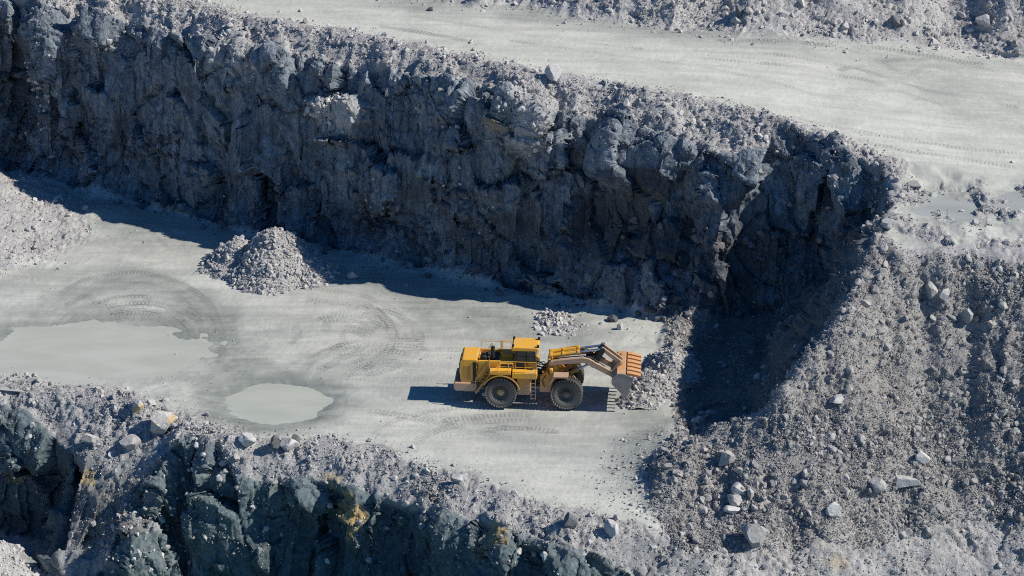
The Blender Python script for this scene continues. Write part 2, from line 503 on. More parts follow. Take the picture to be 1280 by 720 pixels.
for (X, Y, r0, r1, n_, a0, a1, sy) in [(165, 425, 3.6, 8.6, 9, 5, 185, 1.25), (425, 425, 2.2, 7.6, 10, -75, 110, 1.15), (480, 470, 4, 9, 5, 60, 200, 1.0), (640, 560, 5, 14, 5, 60, 150, .7), (300, 420, 6, 16, 5, -30, 40, .9)]:
    c_ = w(X, Y)
    for i in range(n_):
        rr_ = r0 + (r1 - r0) * (i + _tr.uniform(-.3, .3)) / n_
        b0 = a0 + _tr.uniform(-15, 40); b1 = a1 - _tr.uniform(-15, 50)
        ox, oy = _tr.uniform(-.6, .6), _tr.uniform(-.6, .6)
        TR.append(([(c_[0] + ox + rr_ * math.cos(R(a)), c_[1] + oy + sy * rr_ * math.sin(R(a)), 0) for a in np.linspace(b0, b1, 9)], _tr.uniform(.34, .5), _tr.uniform(.45, 1.0)))
for i in range(16):
    y_ = 415 + i * 8 + _tr.uniform(-4, 4); x_ = _tr.uniform(280, 520)
    TR.append(([(x_, y_ + 6), (x_ + 90, y_ + 1), (x_ + 190, y_ + _tr.uniform(-6, 10)), (x_ + 290, y_ + _tr.uniform(-4, 22))], _tr.uniform(.25, .45), _tr.uniform(.15, .4)))
for pts, hw, st in TR:
    L = [np.array(p) if len(p) == 3 else w(*p) for p in pts]
    x0, x1 = min(p[0] for p in L) - 2, max(p[0] for p in L) + 2; y0, y1 = min(p[1] for p in L) - 2, max(p[1] for p in L) + 2
    sub = np.where(((Xv > x0) & (Xv < x1) & (Yv > y0) & (Yv < y1) & (np.abs(Zv) < 2)).ravel())[0]
    # smooth polyline
    Lp = np.array(L); tt = np.linspace(0, len(L) - 1, len(L) * 6); Ls = np.stack([np.interp(tt, range(len(L)), Lp[:, k]) for k in (0, 1)], 1)
    for _ in range(4):
        Ls[1:-1] = (Ls[:-2] + Ls[1:-1] * 2 + Ls[2:]) / 4
    d, s = dist_line(Xv.ravel()[sub], Yv.ravel()[sub], Ls, True)
    m = sstep(hw + .12, hw - .15, d) * st * np.clip(.7 + .8 * perlin(Xv.ravel()[sub] / 2.5, Yv.ravel()[sub] / 2.5, 0 * d, 111), 0, 1)
    fl = trk.ravel(); better = m > fl[sub]
    fl[sub] = np.where(better, m, fl[sub]); trk = fl.reshape(trk.shape)
    fs = trs.ravel(); fs[sub] = np.where(better, s, fs[sub]); trs = fs.reshape(trs.shape)
Dz -= trk * dust * .03
# tracks on the upper road (mostly along it)
UT = [([(900, 60), (1000, 66), (1100, 72), (1230, 84)], .5, 1), ([(1040, 68), (1085, 80), (1120, 95), (1150, 100)], .45, .6), 
      ([(1085, 118), (1120, 104), (1160, 88), (1230, 96)], .45, .5), ([(480, 36), (560, 48), (600, 56)], .45, .9), ([(870, 72), (960, 78), (1060, 92), (1150, 112), (1270, 130)], .4, .7),
      ([(880, 82), (980, 92), (1080, 106), (1180, 130)], .4, .6), ([(1050, 96), (1110, 84), (1180, 80), (1250, 92)], .45, .9), ([(640, 52), (760, 70), (900, 96), (1050, 130)], .4, .5), ([(520, 24), (660, 44), (800, 66)], .4, .5),
      ([(1000, 150), (1100, 165), (1200, 176), (1290, 182)], .4, .6), ([(1040, 165), (1140, 182), (1270, 196)], .4, .6)]
for pts, hw, st in UT:
    Ls = np.array([w(p[0], p[1], float(np.interp(p[0], [0, 690, 1060, 1290], [21.2, 20.0, 17.4, 16.5])))[:2] for p in pts])
    x0, x1 = Ls[:, 0].min() - 2, Ls[:, 0].max() + 2; y0, y1 = Ls[:, 1].min() - 2, Ls[:, 1].max() + 2
    sub = np.where(((Xv > x0) & (Xv < x1) & (Yv > y0) & (Yv < y1) & (Zv > 12)).ravel())[0]
    d, s = dist_line(Xv.ravel()[sub], Yv.ravel()[sub], Ls, True)
    m = sstep(hw + .12, hw - .15, d) * st * np.clip(.6 + .8 * perlin(Xv.ravel()[sub] / 2.5, Yv.ravel()[sub] / 2.5, 0 * d, 112), 0, 1)
    fl = trk.ravel(); better = m > fl[sub]; fl[sub] = np.where(better, m, fl[sub]); trk = fl.reshape(trk.shape)
    fs = trs.ravel(); fs[sub] = np.where(better, s, fs[sub]); trs = fs.reshape(trs.shape)

wet = np.maximum.reduce([sstep(1.75, 1.02, qA) * .9, sstep(1.5, .95, qB) * .8 * sstep(-.5, .2, Yv - cB[1] + 1.2), sstep(1.5, 1.0, qC) * .5, sstep(1.5, 1., qD) * .5])
wetp = [w(280, 430), w(310, 480)]
wet = np.maximum(wet, sstep(3.2, .6, dist_line(Xv, Yv, [w(272, 400), w(290, 440), w(305, 475), w(270, 495)]) + 1.5 * nz1) * .8)
wet = np.maximum(wet, sstep(4.2, .4, dist_line(Xv, Yv, [w(60, 395), w(110, 365), w(175, 352), w(240, 372), w(268, 410)]) + 1.8 * nz1) * .7)
wet = np.maximum(wet, sstep(3.4, .6, dist_line(Xv, Yv, [w(60, 300), w(130, 285), w(190, 300)]) + 1.8 * nz1) * .55)
wet = np.maximum(wet, sstep(5.0, .4, dist_line(Xv, Yv, [w(380, 345), w(480, 352), w(560, 385), w(620, 400), w(700, 415)]) + 1.8 * nz1) * .75)
wet = np.maximum(wet, sstep(3.5, .4, dist_line(Xv, Yv, [w(770, 500), w(810, 530), w(790, 580)]) + 1.2 * nz1) * .5)
wet = np.maximum(wet, sstep(6.5, 1.0, dB + 2.0 * nz1) * .55 * (Xv < 30))
wet = np.maximum(wet, sstep(9, 2, dist_line(Xv, Yv, [w(1150, 95, 17.6), w(1220, 120, 17)]) + 2.5 * nz1 + nz2) * .3)
wet = (wet * (Zv < 3) + (wet * (Zv > 12))).astype(F32)
wet = np.maximum(wet, sstep(7, 1, dist_line(Xv, Yv, [w(130, 262), w(200, 285), w(270, 300)]) + 2.5 * nz1) * .45 * (Zv < 3)).astype(F32)
lite = sstep(4.5, .5, dist_line(Xv, Yv, [w(380, 525), w(470, 520), w(600, 570), w(760, 620)]) + 1.5 * nz1)
lite = np.maximum(lite, sstep(3.5, .5, dist_line(Xv, Yv, [w(320, 440), w(440, 430), w(560, 440)]) + 1.5 * nz1) * .8)
lite = np.maximum(lite, up_region * .85 * sstep(2, 8, dB)).astype(F32)
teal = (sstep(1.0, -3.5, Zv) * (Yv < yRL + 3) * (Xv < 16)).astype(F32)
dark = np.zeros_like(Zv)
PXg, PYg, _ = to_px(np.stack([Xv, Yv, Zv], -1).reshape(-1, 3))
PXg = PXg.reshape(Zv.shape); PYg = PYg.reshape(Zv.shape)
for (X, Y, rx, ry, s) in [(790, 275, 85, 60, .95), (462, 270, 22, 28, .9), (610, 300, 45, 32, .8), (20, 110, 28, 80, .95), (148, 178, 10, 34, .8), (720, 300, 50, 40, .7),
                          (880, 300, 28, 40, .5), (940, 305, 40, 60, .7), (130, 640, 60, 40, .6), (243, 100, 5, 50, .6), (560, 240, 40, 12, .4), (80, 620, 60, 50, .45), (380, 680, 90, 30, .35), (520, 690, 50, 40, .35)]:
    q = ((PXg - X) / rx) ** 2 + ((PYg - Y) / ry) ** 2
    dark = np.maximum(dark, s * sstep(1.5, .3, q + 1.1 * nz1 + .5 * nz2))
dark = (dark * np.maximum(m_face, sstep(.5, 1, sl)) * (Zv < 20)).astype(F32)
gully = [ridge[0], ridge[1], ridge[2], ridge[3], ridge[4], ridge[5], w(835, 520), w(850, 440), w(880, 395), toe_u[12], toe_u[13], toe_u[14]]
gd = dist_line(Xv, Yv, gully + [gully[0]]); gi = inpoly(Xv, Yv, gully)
gully_shade = (sstep(-.3, 2.0, np.where(gi, gd, -gd)) * (Zv < 15)).astype(F32)  # mask that paints the gully's shade into the ground colour
ochre = np.zeros_like(Zv)
for (X, Y, rx, ry, s) in [(436, 640, 22, 26, 1), (622, 672, 14, 18, .9), (545, 620, 14, 12, .5), (112, 598, 12, 10, .8), (15, 600, 16, 8, .6), (630, 152, 8, 12, .45),
                          (842, 590, 6, 20, .0), (1040, 705, 16, 12, .4), (240, 60, 10, 12, .3), (600, 690, 10, 12, .6), (415, 600, 12, 10, .5)]:
    q = ((PXg - X) / rx) ** 2 + ((PYg - Y) / ry) ** 2
    ochre = np.maximum(ochre, s * sstep(1.4, .5, q + .9 * nz1 + .8 * nz2))
ochre = ochre.astype(F32)
pale = np.zeros_like(Zv)  # sunlit look of the outcrops, lightened into the rock colour
for (X, Y, rx, ry, s_) in [(424, 140, 34, 28, 1), (660, 155, 32, 40, .9), (300, 80, 26, 22, .6), (200, 690, 60, 40, .8), (335, 630, 26, 26, .6), (545, 645, 22, 22, .7), (700, 690, 26, 26, .6), (230, 610, 50, 50, .4)]:
    q = ((PXg - X) / rx) ** 2 + ((PYg - Y) / ry) ** 2
    pale = np.maximum(pale, s_ * sstep(1.4, .5, q + .9 * nz1 + .5 * nz2))

Xd = Xv + N0[..., 0] * D; Yd = Yv + N0[..., 1] * D; Zd = Zv + N0[..., 2] * D + Dz
N1, area = grid_normals(Xd, Yd, Zd)

# region id per vertex: 0 floor, 1 rock face, 2 haul road, 3 embankment, 4 lower face, 5 rubble slope, 6 side talus
reg = np.zeros(Zv.shape, np.int8)
reg[(Yv > yTU) & (Yv <= yRU)] = 1
reg[Yv > yRU] = 2
reg[Yv >= yB] = 3
reg[m_pile & (Yv <= yTU + 2)] = 6
reg[m_rough & (Zv > 10)] = 2
reg[m_right] = 5
reg[Yv < yRL] = 4

# ------------------------------------------------------------------ materials
def nodes_of(name):
    m = bpy.data.materials.new(name); m.use_nodes = True
    nt = m.node_tree
    for n in list(nt.nodes):
        if n.type not in ('BSDF_PRINCIPLED', 'OUTPUT_MATERIAL'):
            nt.nodes.remove(n)
    return m, nt, nt.nodes['Principled BSDF']


class NB:
    def __init__(s, nt):
        s.nt = nt

    def n(s, typ, **kw):
        nd = s.nt.nodes.new(typ)
        for k_, v in kw.items():
            setattr(nd, k_, v)
        return nd

    def link(s, a, b):
        s.nt.links.new(a, b)

    def put(s, sock, v):
        if hasattr(v, 'links') or isinstance(v, bpy.types.NodeSocket):
            s.link(v, sock)
        elif v is not None:
            sock.default_value = (*v, 1) if isinstance(v, (tuple, list)) and len(v) == 3 and sock.type == 'RGBA' else v

    def math(s, op, a, b=None, c=None, clamp=False):
        nd = s.n('ShaderNodeMath', operation=op, use_clamp=clamp)
        s.put(nd.inputs[0], a); s.put(nd.inputs[1], b) if b is not None else None
        if c is not None:
            s.put(nd.inputs[2], c)
        return nd.outputs[0]

    def mix(s, f, a, b, mode='MIX'):
        nd = s.n('ShaderNodeMix', data_type='RGBA', blend_type=mode)
        s.put(nd.inputs[0], f); s.put(nd.inputs[6], a); s.put(nd.inputs[7], b)
        return nd.outputs[2]

    def noise(s, scale, detail=4, rough=.55, vec=None, dist=0):
        nd = s.n('ShaderNodeTexNoise')
        nd.inputs['Scale'].default_value = scale; nd.inputs['Detail'].default_value = detail
        nd.inputs['Roughness'].default_value = rough; nd.inputs['Distortion'].default_value = dist
        if vec is not None:
            s.link(vec, nd.inputs['Vector'])
        return nd.outputs[0]

    def ramp(s, v, lo, hi, a=0., b=1.):
        nd = s.n('ShaderNodeMapRange', interpolation_type='SMOOTHSTEP')
        s.put(nd.inputs[0], v)
        for i_, q in zip((1, 2, 3, 4), (lo, hi, a, b)):
            nd.inputs[i_].default_value = q
        return nd.outputs[0]

    def attr(s, name):
        return s.n('ShaderNodeAttribute', attribute_name=name).outputs['Fac']

    def pos(s):
        return s.n('ShaderNodeNewGeometry').outputs['Position']

    def mapping(s, vec, scale, rot=(0, 0, 0)):
        nd = s.n('ShaderNodeMapping')
        s.link(vec, nd.inputs[0]); nd.inputs['Scale'].default_value = scale; nd.inputs['Rotation'].default_value = rot
        return nd.outputs[0]


def terrain_material():
    m, nt, bs = nodes_of('quarry_ground'); b = NB(nt)
    p = b.pos()
    dustA, rubA, wetA, tealA, darkA, ochA, liteA, trkA, trsA, faceA = [b.attr(k_) for k_ in ('dust', 'rub', 'wet', 'teal', 'dark', 'ochre', 'lite', 'trk', 'trs', 'face')]
    # --- rock and rubble
    n1 = b.noise(.45, 5, .6, p); n2 = b.noise(2.6, 5, .65, p); n3 = b.noise(9, 3, .6, p)
    rock = b.mix(b.ramp(n1, .3, .72), (.32, .31, .305), (.49, .475, .465))
    rock = b.mix(b.ramp(n2, .35, .75), rock, (.58, .57, .575))
    rock = b.mix(b.math('MULTIPLY', b.ramp(n3, .55, .35), .55), rock, (.15, .155, .18))
    strat = b.noise(1, 4, .6, b.mapping(p, (.12, .12, .9), (0.25, .15, 0)))
    rock = b.mix(b.math('MULTIPLY', b.ramp(strat, .5, .7), b.math('MULTIPLY', faceA, .45)), rock, (.36, .37, .37))
    vert = b.noise(1, 8, .7, b.mapping(p, (1.6, 1.6, .22), (0.1, 0, 0)))
    rock = b.mix(b.math('MULTIPLY', b.ramp(vert, .55, .38), b.math('MULTIPLY', faceA, .45)), rock, (.085, .09, .105))
    rust = b.noise(.16, 4, .6, p)
    rock = b.mix(b.math('MULTIPLY', b.ramp(rust, .56, .74), .3), rock, (.26, .22, .19))
    pw = b.n('ShaderNodeVectorMath', operation='ADD'); nw = b.n('ShaderNodeTexNoise'); nw.inputs['Scale'].default_value = .8; nw.inputs['Detail'].default_value = 3
    b.link(p, nw.inputs['Vector']); b.link(p, pw.inputs[0]); nsc = b.n('ShaderNodeVectorMath', operation='SCALE'); nsc.inputs[3].default_value = .35; b.link(nw.outputs['Color'], nsc.inputs[0]); b.link(nsc.outputs[0], pw.inputs[1])
    cracks = None
    for sc_, k_ in (((.42, .42, .2), .32), ((1.2, 1.2, .75), .3), ((3.2, 3.2, 2.4), .3)):
        mp = b.mapping(pw.outputs[0], sc_, (.12, .18, .4))
        v1 = b.n('ShaderNodeTexVoronoi'); v1.inputs['Scale'].default_value = 1; b.link(mp, v1.inputs['Vector'])
        v2 = b.n('ShaderNodeTexVoronoi', feature='DISTANCE_TO_EDGE'); v2.inputs['Scale'].default_value = 1; b.link(mp, v2.inputs['Vector'])
        sep = b.n('ShaderNodeSeparateColor'); b.link(v1.outputs['Color'], sep.inputs[0])
        rock = b.mix(b.math('MULTIPLY', faceA, k_), rock, b.mix(1, rock, b.mix(sep.outputs[0], (.5, .52, .56), (1.5, 1.5, 1.45)), 'MULTIPLY'))
        ck = b.math('MULTIPLY', b.ramp(v2.outputs['Distance'], .05, .0), b.ramp(n2, .4, .6))
        rock = b.mix(b.math('MULTIPLY', b.math('MULTIPLY', ck, faceA), .4), rock, (.05, .052, .06))
    rock = b.mix(b.math('MULTIPLY', b.attr('pale'), .7), rock, b.mix(n2, (.36, .35, .345), (.58, .56, .54)))
    rock = b.mix(b.math('MULTIPLY', b.ramp(faceA, .25, .9), b.math('SUBTRACT', .85, b.math('MULTIPLY', b.attr('pale'), .8))), rock, b.mix(1, rock, (.44, .55, .67), 'MULTIPLY'))  # bluish shade of the steep faces tinted into the rock colour
    rock = b.mix(b.math('MULTIPLY', tealA, b.ramp(faceA, .1, .7, .3, .85)), rock, b.mix(b.ramp(n2, .3, .7), (.045, .085, .098), (.15, .19, .20)))  # teal rock colour, darkened to paint in the lower face's shade
    rock = b.mix(b.math('MULTIPLY', b.attr('slp'), .8), rock, b.mix(1, rock, (.77, .755, .725), 'MULTIPLY'))
    rock = b.mix(b.math('MULTIPLY', b.attr('gully_shade'), .75), rock, (.10, .105, .11))
    # --- flat dusty ground
    st1 = b.noise(1, 5, .6, b.mapping(p, (.05, .30, .2), (0, 0, R(-14))))
    st2 = b.noise(1, 5, .65, b.mapping(p, (.16, .95, .3), (0, 0, R(-10))))
    fl1 = b.noise(.22, 6, .6, p, .6)
    dust = b.mix(b.ramp(st1, .32, .68), (.40, .40, .385), (.60, .60, .565))
    dust = b.mix(b.math('MULTIPLY', b.ramp(st2, .52, .7), .45), dust, (.62, .615, .575))
    dust = b.mix(b.math('MULTIPLY', b.ramp(st2, .45, .28), .35), dust, (.35, .355, .35))
    dust = b.mix(b.math('MULTIPLY', b.ramp(fl1, .42, .68), .6), dust, (.32, .325, .32))
    dust = b.mix(b.math('MULTIPLY', liteA, .6), dust, b.mix(b.ramp(st2, .35, .65), (.52, .515, .48), (.65, .64, .59)))
    dust = b.mix(b.math('MULTIPLY', b.ramp(n3, .56, .38), .4), dust, (.30, .30, .295))
    spots = b.noise(3.2, 3, .55, p)
    dust = b.mix(b.math('MULTIPLY', b.ramp(spots, .66, .76), .5), dust, (.25, .25, .26))
    dust = b.mix(b.math('MULTIPLY', wetA, b.ramp(fl1, .25, .6, .55, 1.)), dust, b.mix(b.ramp(st2, .3, .7), (.165, .18, .175), (.285, .30, .29)))
    tread = b.math('SINE', b.math('MULTIPLY', trsA, 17.))
    tr = b.math('MULTIPLY', trkA, b.ramp(tread, -.4, .5, .35, 1.))
    dust = b.mix(b.math('MULTIPLY', tr, .85), dust, (.20, .205, .20))
    dust = b.mix(1, dust, (1.03, 1.045, 1.02), 'MULTIPLY')
    fac = b.math('ADD', dustA, b.math('MULTIPLY', b.math('SUBTRACT', n2, .5), .9))
    col = b.mix(b.ramp(fac, .3, .7), rock, dust)
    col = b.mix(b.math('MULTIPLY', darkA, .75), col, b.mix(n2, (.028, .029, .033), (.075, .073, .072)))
    col = b.mix(b.math('MULTIPLY', ochA, b.ramp(n2, .3, .6, .3, 1.)), col, b.mix(n3, (.42, .27, .09), (.50, .40, .22)))
    b.link(col, bs.inputs['Base Color'])
    b.link(b.math('SUBTRACT', .95, b.math('MULTIPLY', wetA, .3)), bs.inputs['Roughness'])
    bs.inputs['Specular IOR Level'].default_value = .25
    vf = b.n('ShaderNodeTexVoronoi'); vf.inputs['Scale'].default_value = 1; b.link(b.mapping(pw.outputs[0], (2.4, 2.4, 1.8), (.3, .2, .5)), vf.inputs['Vector'])
    # bump
    h = b.math('ADD', b.math('MULTIPLY', b.noise(3.5, 8, .7, p), b.math('ADD', .05, b.math('MULTIPLY', rubA, .5))), b.math('MULTIPLY', faceA, b.math('ADD', b.math('MULTIPLY', b.noise(2.0, 8, .72, p), .28), b.math('MULTIPLY', vf.outputs['Distance'], .45))))
    h = b.math('ADD', h, b.math('MULTIPLY', b.math('MULTIPLY', tread, trkA), .03))
    bp = b.n('ShaderNodeBump'); bp.inputs['Strength'].default_value = .9; bp.inputs['Distance'].default_value = .35
    b.link(h, bp.inputs['Height']); b.link(bp.outputs[0], bs.inputs['Normal'])
    return m


def rock_material(name, lo, hi, dustc=(.42, .42, .42)):
    m, nt, bs = nodes_of(name); b = NB(nt)
    g = b.n('ShaderNodeNewGeometry')
    rnd = g.outputs['Random Per Island']; p = g.outputs['Position']
    oi = b.n('ShaderNodeObjectInfo').outputs['Random']
    r = b.math('FRACT', b.math('ADD', rnd, oi))
    c = b.mix(r, lo, hi)
    c = b.mix(b.math('MULTIPLY', b.ramp(b.noise(3.2, 5, .65, p), .4, .75), .5), c, dustc)
    c = b.mix(b.math('MULTIPLY', b.ramp(b.noise(9, 4, .6, p), .5, .35), .4), c, tuple(v * .4 for v in lo))
    warm = b.ramp(b.math('FRACT', b.math('MULTIPLY', r, 17.3)), .82, 1.)
    c = b.mix(b.math('MULTIPLY', warm, .35), c, (.36, .31, .27))
    b.link(c, bs.inputs['Base Color']); bs.inputs['Roughness'].default_value = .93
    bs.inputs['Specular IOR Level'].default_value = .25
    bp = b.n('ShaderNodeBump'); bp.inputs['Strength'].default_value = .7; bp.inputs['Distance'].default_value = .12
    b.link(b.noise(5, 7, .7, p), bp.inputs['Height']); b.link(bp.outputs[0], bs.inputs['Normal'])
    return m


def ochre_rock_material():
    m, nt, bs = nodes_of('ochre_stained_rock'); b = NB(nt); p = b.n('ShaderNodeTexCoord').outputs['Object']
    n = b.noise(.9, 4, .6, p); n2 = b.noise(5, 5, .6, p)
    c = b.mix(b.ramp(n2, .3, .7), (.42, .41, .40), (.62, .60, .57))
    c = b.mix(b.math('MULTIPLY', b.ramp(n, .52, .60), .85), c, b.mix(n2, (.40, .25, .08), (.58, .42, .20)))
    b.link(c, bs.inputs['Base Color']); bs.inputs['Roughness'].default_value = .92
    bp = b.n('ShaderNodeBump'); bp.inputs['Strength'].default_value = .6; bp.inputs['Distance'].default_value = .1
    b.link(b.noise(6, 6, .7, p), bp.inputs['Height']); b.link(bp.outputs[0], bs.inputs['Normal'])
    return m


def water_material(name, c1, c2, rough=.12):
    m, nt, bs = nodes_of(name); b = NB(nt); p = b.pos()
    c = b.mix(b.ramp(b.noise(.35, 4, .6, b.mapping(p, (.35, 1, 1)), .5), .3, .7), c1, c2)
    b.link(c, bs.inputs['Base Color']); bs.inputs['Roughness'].default_value = rough; bs.inputs['IOR'].default_value = 1.33
    bp = b.n('ShaderNodeBump'); bp.inputs['Strength'].default_value = .12; bp.inputs['Distance'].default_value = .03
    b.link(b.noise(2.2, 3, .5, p), bp.inputs['Height']); b.link(bp.outputs[0], bs.inputs['Normal'])
    return m


M_TER = terrain_material()
M_ROCK = rock_material('grey_rubble', (.33, .325, .33), (.58, .57, .56), (.56, .55, .54))
M_ROCKS = rock_material('slope_rubble', (.25, .245, .25), (.47, .46, .455), (.46, .45, .44))
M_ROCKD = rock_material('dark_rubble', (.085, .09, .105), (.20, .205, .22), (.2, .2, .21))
M_ROCKP = rock_material('pale_rubble', (.44, .43, .43), (.66, .645, .63), (.66, .645, .62))
M_OCH = ochre_rock_material()
M_PUD = water_material('murky_puddle_water', (.43, .45, .40), (.50, .515, .46))
M_PUD2 = water_material('shallow_puddle_water', (.44, .46, .415), (.515, .525, .48), .35)
M_PUD3 = water_material('bench_puddle_water', (.36, .38, .37), (.43, .45, .435), .2)
M_POND = water_material('pond_water', (.03, .12, .115), (.05, .16, .15), .08)

# ------------------------------------------------------------------ mesh plumbing
def np_mesh(name, V, Q, mats, smooth=True, attrs=None):
    """V (n,3), Q (m,4) or (m,3)"""
    me = bpy.data.meshes.new(name)
    kk = Q.shape[1]
    me.vertices.add(len(V)); me.vertices.foreach_set('co', np.ascontiguousarray(V, F32).ravel())
    me.loops.add(Q.size); me.loops.foreach_set('vertex_index', np.ascontiguousarray(Q, np.int32).ravel())
    me.polygons.add(len(Q)); me.polygons.foreach_set('loop_start', np.arange(0, Q.size, kk, dtype=np.int32))
    try:
        me.polygons.foreach_set('loop_total', np.full(len(Q), kk, np.int32))
    except Exception:
        pass
    me.polygons.foreach_set('use_smooth', np.full(len(Q), smooth, bool))
    for mt in mats:
        me.materials.append(mt)
    if attrs:
        for k_, v in attrs.items():
            a = me.attributes.new(k_, 'FLOAT', 'POINT'); a.data.foreach_set('value', np.ascontiguousarray(v, F32).ravel())
    me.update(calc_edges=True)
    return me


def link(name, me, parent=None):
    o = bpy.data.objects.new(name, me); COL.objects.link(o)
    if parent is not None:
        o.parent = parent
    return o


def struct(o):
    o['kind'] = 'structure'
    return o


def tag(o, label, cat, group=None, kind=None):
    o['label'] = label; o['category'] = cat
    if group:
        o['group'] = group
    if kind:
        o['kind'] = kind
    return o


# ------------------------------------------------------------------ terrain objects
VV = np.stack([Xd, Yd, Zd], -1).reshape(-1, 3).astype(F32)
ii = np.arange(NC * NR).reshape(NC, NR)
QQ = np.stack([ii[:-1, :-1], ii[1:, :-1], ii[1:, 1:], ii[:-1, 1:]], -1).reshape(-1, 4)
rq = reg[:-1, :-1].ravel()
ATT = dict(dust=dust, rub=rub, wet=wet, teal=teal, dark=dark, ochre=ochre, lite=lite, trk=trk, trs=trs, face=m_face, slp=s_right, pale=pale, gully_shade=gully_shade)
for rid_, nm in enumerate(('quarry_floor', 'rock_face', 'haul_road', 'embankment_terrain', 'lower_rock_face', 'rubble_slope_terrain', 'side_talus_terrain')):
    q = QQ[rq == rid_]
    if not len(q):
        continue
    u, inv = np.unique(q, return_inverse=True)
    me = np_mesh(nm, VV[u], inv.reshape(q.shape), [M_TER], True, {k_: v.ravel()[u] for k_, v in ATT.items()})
    struct(link(nm, me))


def disc(name, c, rx, ry, z, mat):
    n = 48
    V = [(c[0] + rx * math.cos(a), c[1] + ry * math.sin(a), z) for a in np.linspace(0, 2 * math.pi, n, endpoint=False)]
    me = bpy.data.meshes.new(name); me.from_pydata(V, [], [list(range(n))]); me.materials.append(mat); me.update()
    return struct(link(name, me))


disc('puddle_water', cA, 6.0, 5.8, -.20, M_PUD)
disc('shallow_water', cB, 16.0, 8.6, -.10, M_PUD2)
disc('bench_water', cC, 4.6, 4.8, 14.68, M_PUD3)
disc('rut_water', cD, 3.2, 3.4, 14.98, M_PUD3)
me = bpy.data.meshes.new('pond_water'); me.from_pydata([(-86, -64, -12.7), (86, -64, -12.7), (86, 20, -12.7), (-86, 20, -12.7)], [], [(0, 1, 2, 3)]); me.materials.append(M_POND)
struct(link('pond_water', me))
# far ground beyond the surveyed pit
me = bpy.data.meshes.new('ground')
gv = [(-1500, -1200, -18), (1500, -1200, -18), (1500, 2500, -18), (-1500, 2500, -18)]
me.from_pydata(gv, [], [(0, 1, 2, 3)]); me.materials.append(M_TER)
struct(link('ground', me))

# ------------------------------------------------------------------ rocks
def hull_rock(n, seed, flat=.75):
    r = np.random.default_rng(seed)
    d = r.normal(size=(n, 3)); d /= np.linalg.norm(d, axis=1)[:, None]
    d *= np.array([1.0, r.uniform(.65, .95), r.uniform(.5, flat)])
    bm = bmesh.new()
    for v in d:
        bm.verts.new(v)
    o = bmesh.ops.convex_hull(bm, input=bm.verts)
    bmesh.ops.delete(bm, geom=list({g for g in o['geom_interior'] + o['geom_unused'] if isinstance(g, bmesh.types.BMVert)}), context='VERTS')
    bmesh.ops.triangulate(bm, faces=bm.faces)
    bmesh.ops.recalc_face_normals(bm, faces=bm.faces)
    bm.verts.index_update()
    V = np.array([v.co[:] for v in bm.verts]); T = np.array([[v.index for v in f.verts] for f in bm.faces])
    bm.free()
    return V.astype(F32), T


SMALL = [hull_rock(9, 100 + i) for i in range(10)]
MEDIUM = [hull_rock(18, 200 + i) for i in range(10)]


def boulder_mesh(name, seed, mat, cuts=16, sub=4, stretch=(1, .8, .7), rough=.05):
    r = np.random.default_rng(seed)
    bm = bmesh.new(); bmesh.ops.create_icosphere(bm, subdivisions=sub, radius=1.15)
    V = np.array([v.co[:] for v in bm.verts]); T = np.array([[v.index for v in f.verts] for f in bm.faces]); bm.free()
    for _ in range(cuts):
        n = r.normal(size=3); n /= np.linalg.norm(n)
        d = r.uniform(.55, .9)
        e = V @ n - d
        V = V - np.clip(e, 0, None)[:, None] * n
    V = V * np.array(stretch)
    f = fbm(V[:, 0] * 2.2 + seed, V[:, 1] * 2.2, V[:, 2] * 2.2, 4, 7)
    V = V * (1 + rough * f)[:, None]
    me = np_mesh(name, V, T, [mat], False)
    return me


def rand_rot(n, tilt=1.0):
    q = rng.normal(size=(n, 4)); q /= np.linalg.norm(q, axis=1)[:, None]
    a, b, c, d = q.T
    return np.stack([1 - 2 * (c * c + d * d), 2 * (b * c - a * d), 2 * (b * d + a * c), 2 * (b * c + a * d), 1 - 2 * (b * b + d * d), 2 * (c * d - a * b),
                     2 * (b * d - a * c), 2 * (c * d + a * b), 1 - 2 * (b * b + c * c)], -1).reshape(n, 3, 3).astype(F32)


def merged_rocks(name, pos, rad, mat, lib_split=.22, parent=None):
    VS, TS = [], []; base = 0
    for lib, sel in ((SMALL, rad < lib_split), (MEDIUM, rad >= lib_split)):
        idx = np.where(sel)[0]
        if not len(idx):
            continue
        kind = rng.integers(0, len(lib), len(idx))
        for k_ in range(len(lib)):
            ix = idx[kind == k_]
            if not len(ix):
                continue
            V, T = lib[k_]
            M = rand_rot(len(ix)) * rad[ix][:, None, None]
            P = np.einsum('nij,vj->nvi', M, V) + pos[ix][:, None, :]
            VS.append(P.reshape(-1, 3)); TS.append((T[None] + (base + np.arange(len(ix)) * len(V))[:, None, None]).reshape(-1, 3)); base += len(ix) * len(V)
    me = np_mesh(name, np.concatenate(VS), np.concatenate(TS), [mat], False)
    return link(name, me, parent)


PXd, PYd, DZd = to_px(VV); PXd = PXd.reshape(Zv.shape); PYd = PYd.reshape(Zv.shape)
inview = (PXd > -260) & (PXd < 1540) & (PYd > -90) & (PYd < 800)
VG = VV.reshape(NC, NR, 3)
viewdir = CAM - VG; viewdir /= np.linalg.norm(viewdir, axis=-1)[..., None]
facing = (viewdir * N1).sum(-1) > -.1


def scatter(dens, n, rmin, rmax, alpha, sink=.25):
    p = (dens * area * inview * facing).ravel().astype(np.float64)
    p /= p.sum()
    ix = rng.choice(p.size, n, p=p)
    r = np.minimum(rmin * rng.random(n) ** (-1 / alpha), rmax).astype(F32)
    pos = VV[ix] + rng.normal(0, .05, (n, 3)).astype(F32)
    nn = N1.reshape(-1, 3)[ix]
    pos = pos + nn * (r * (.5 - sink))[:, None] * .6
    return pos.astype(F32), r


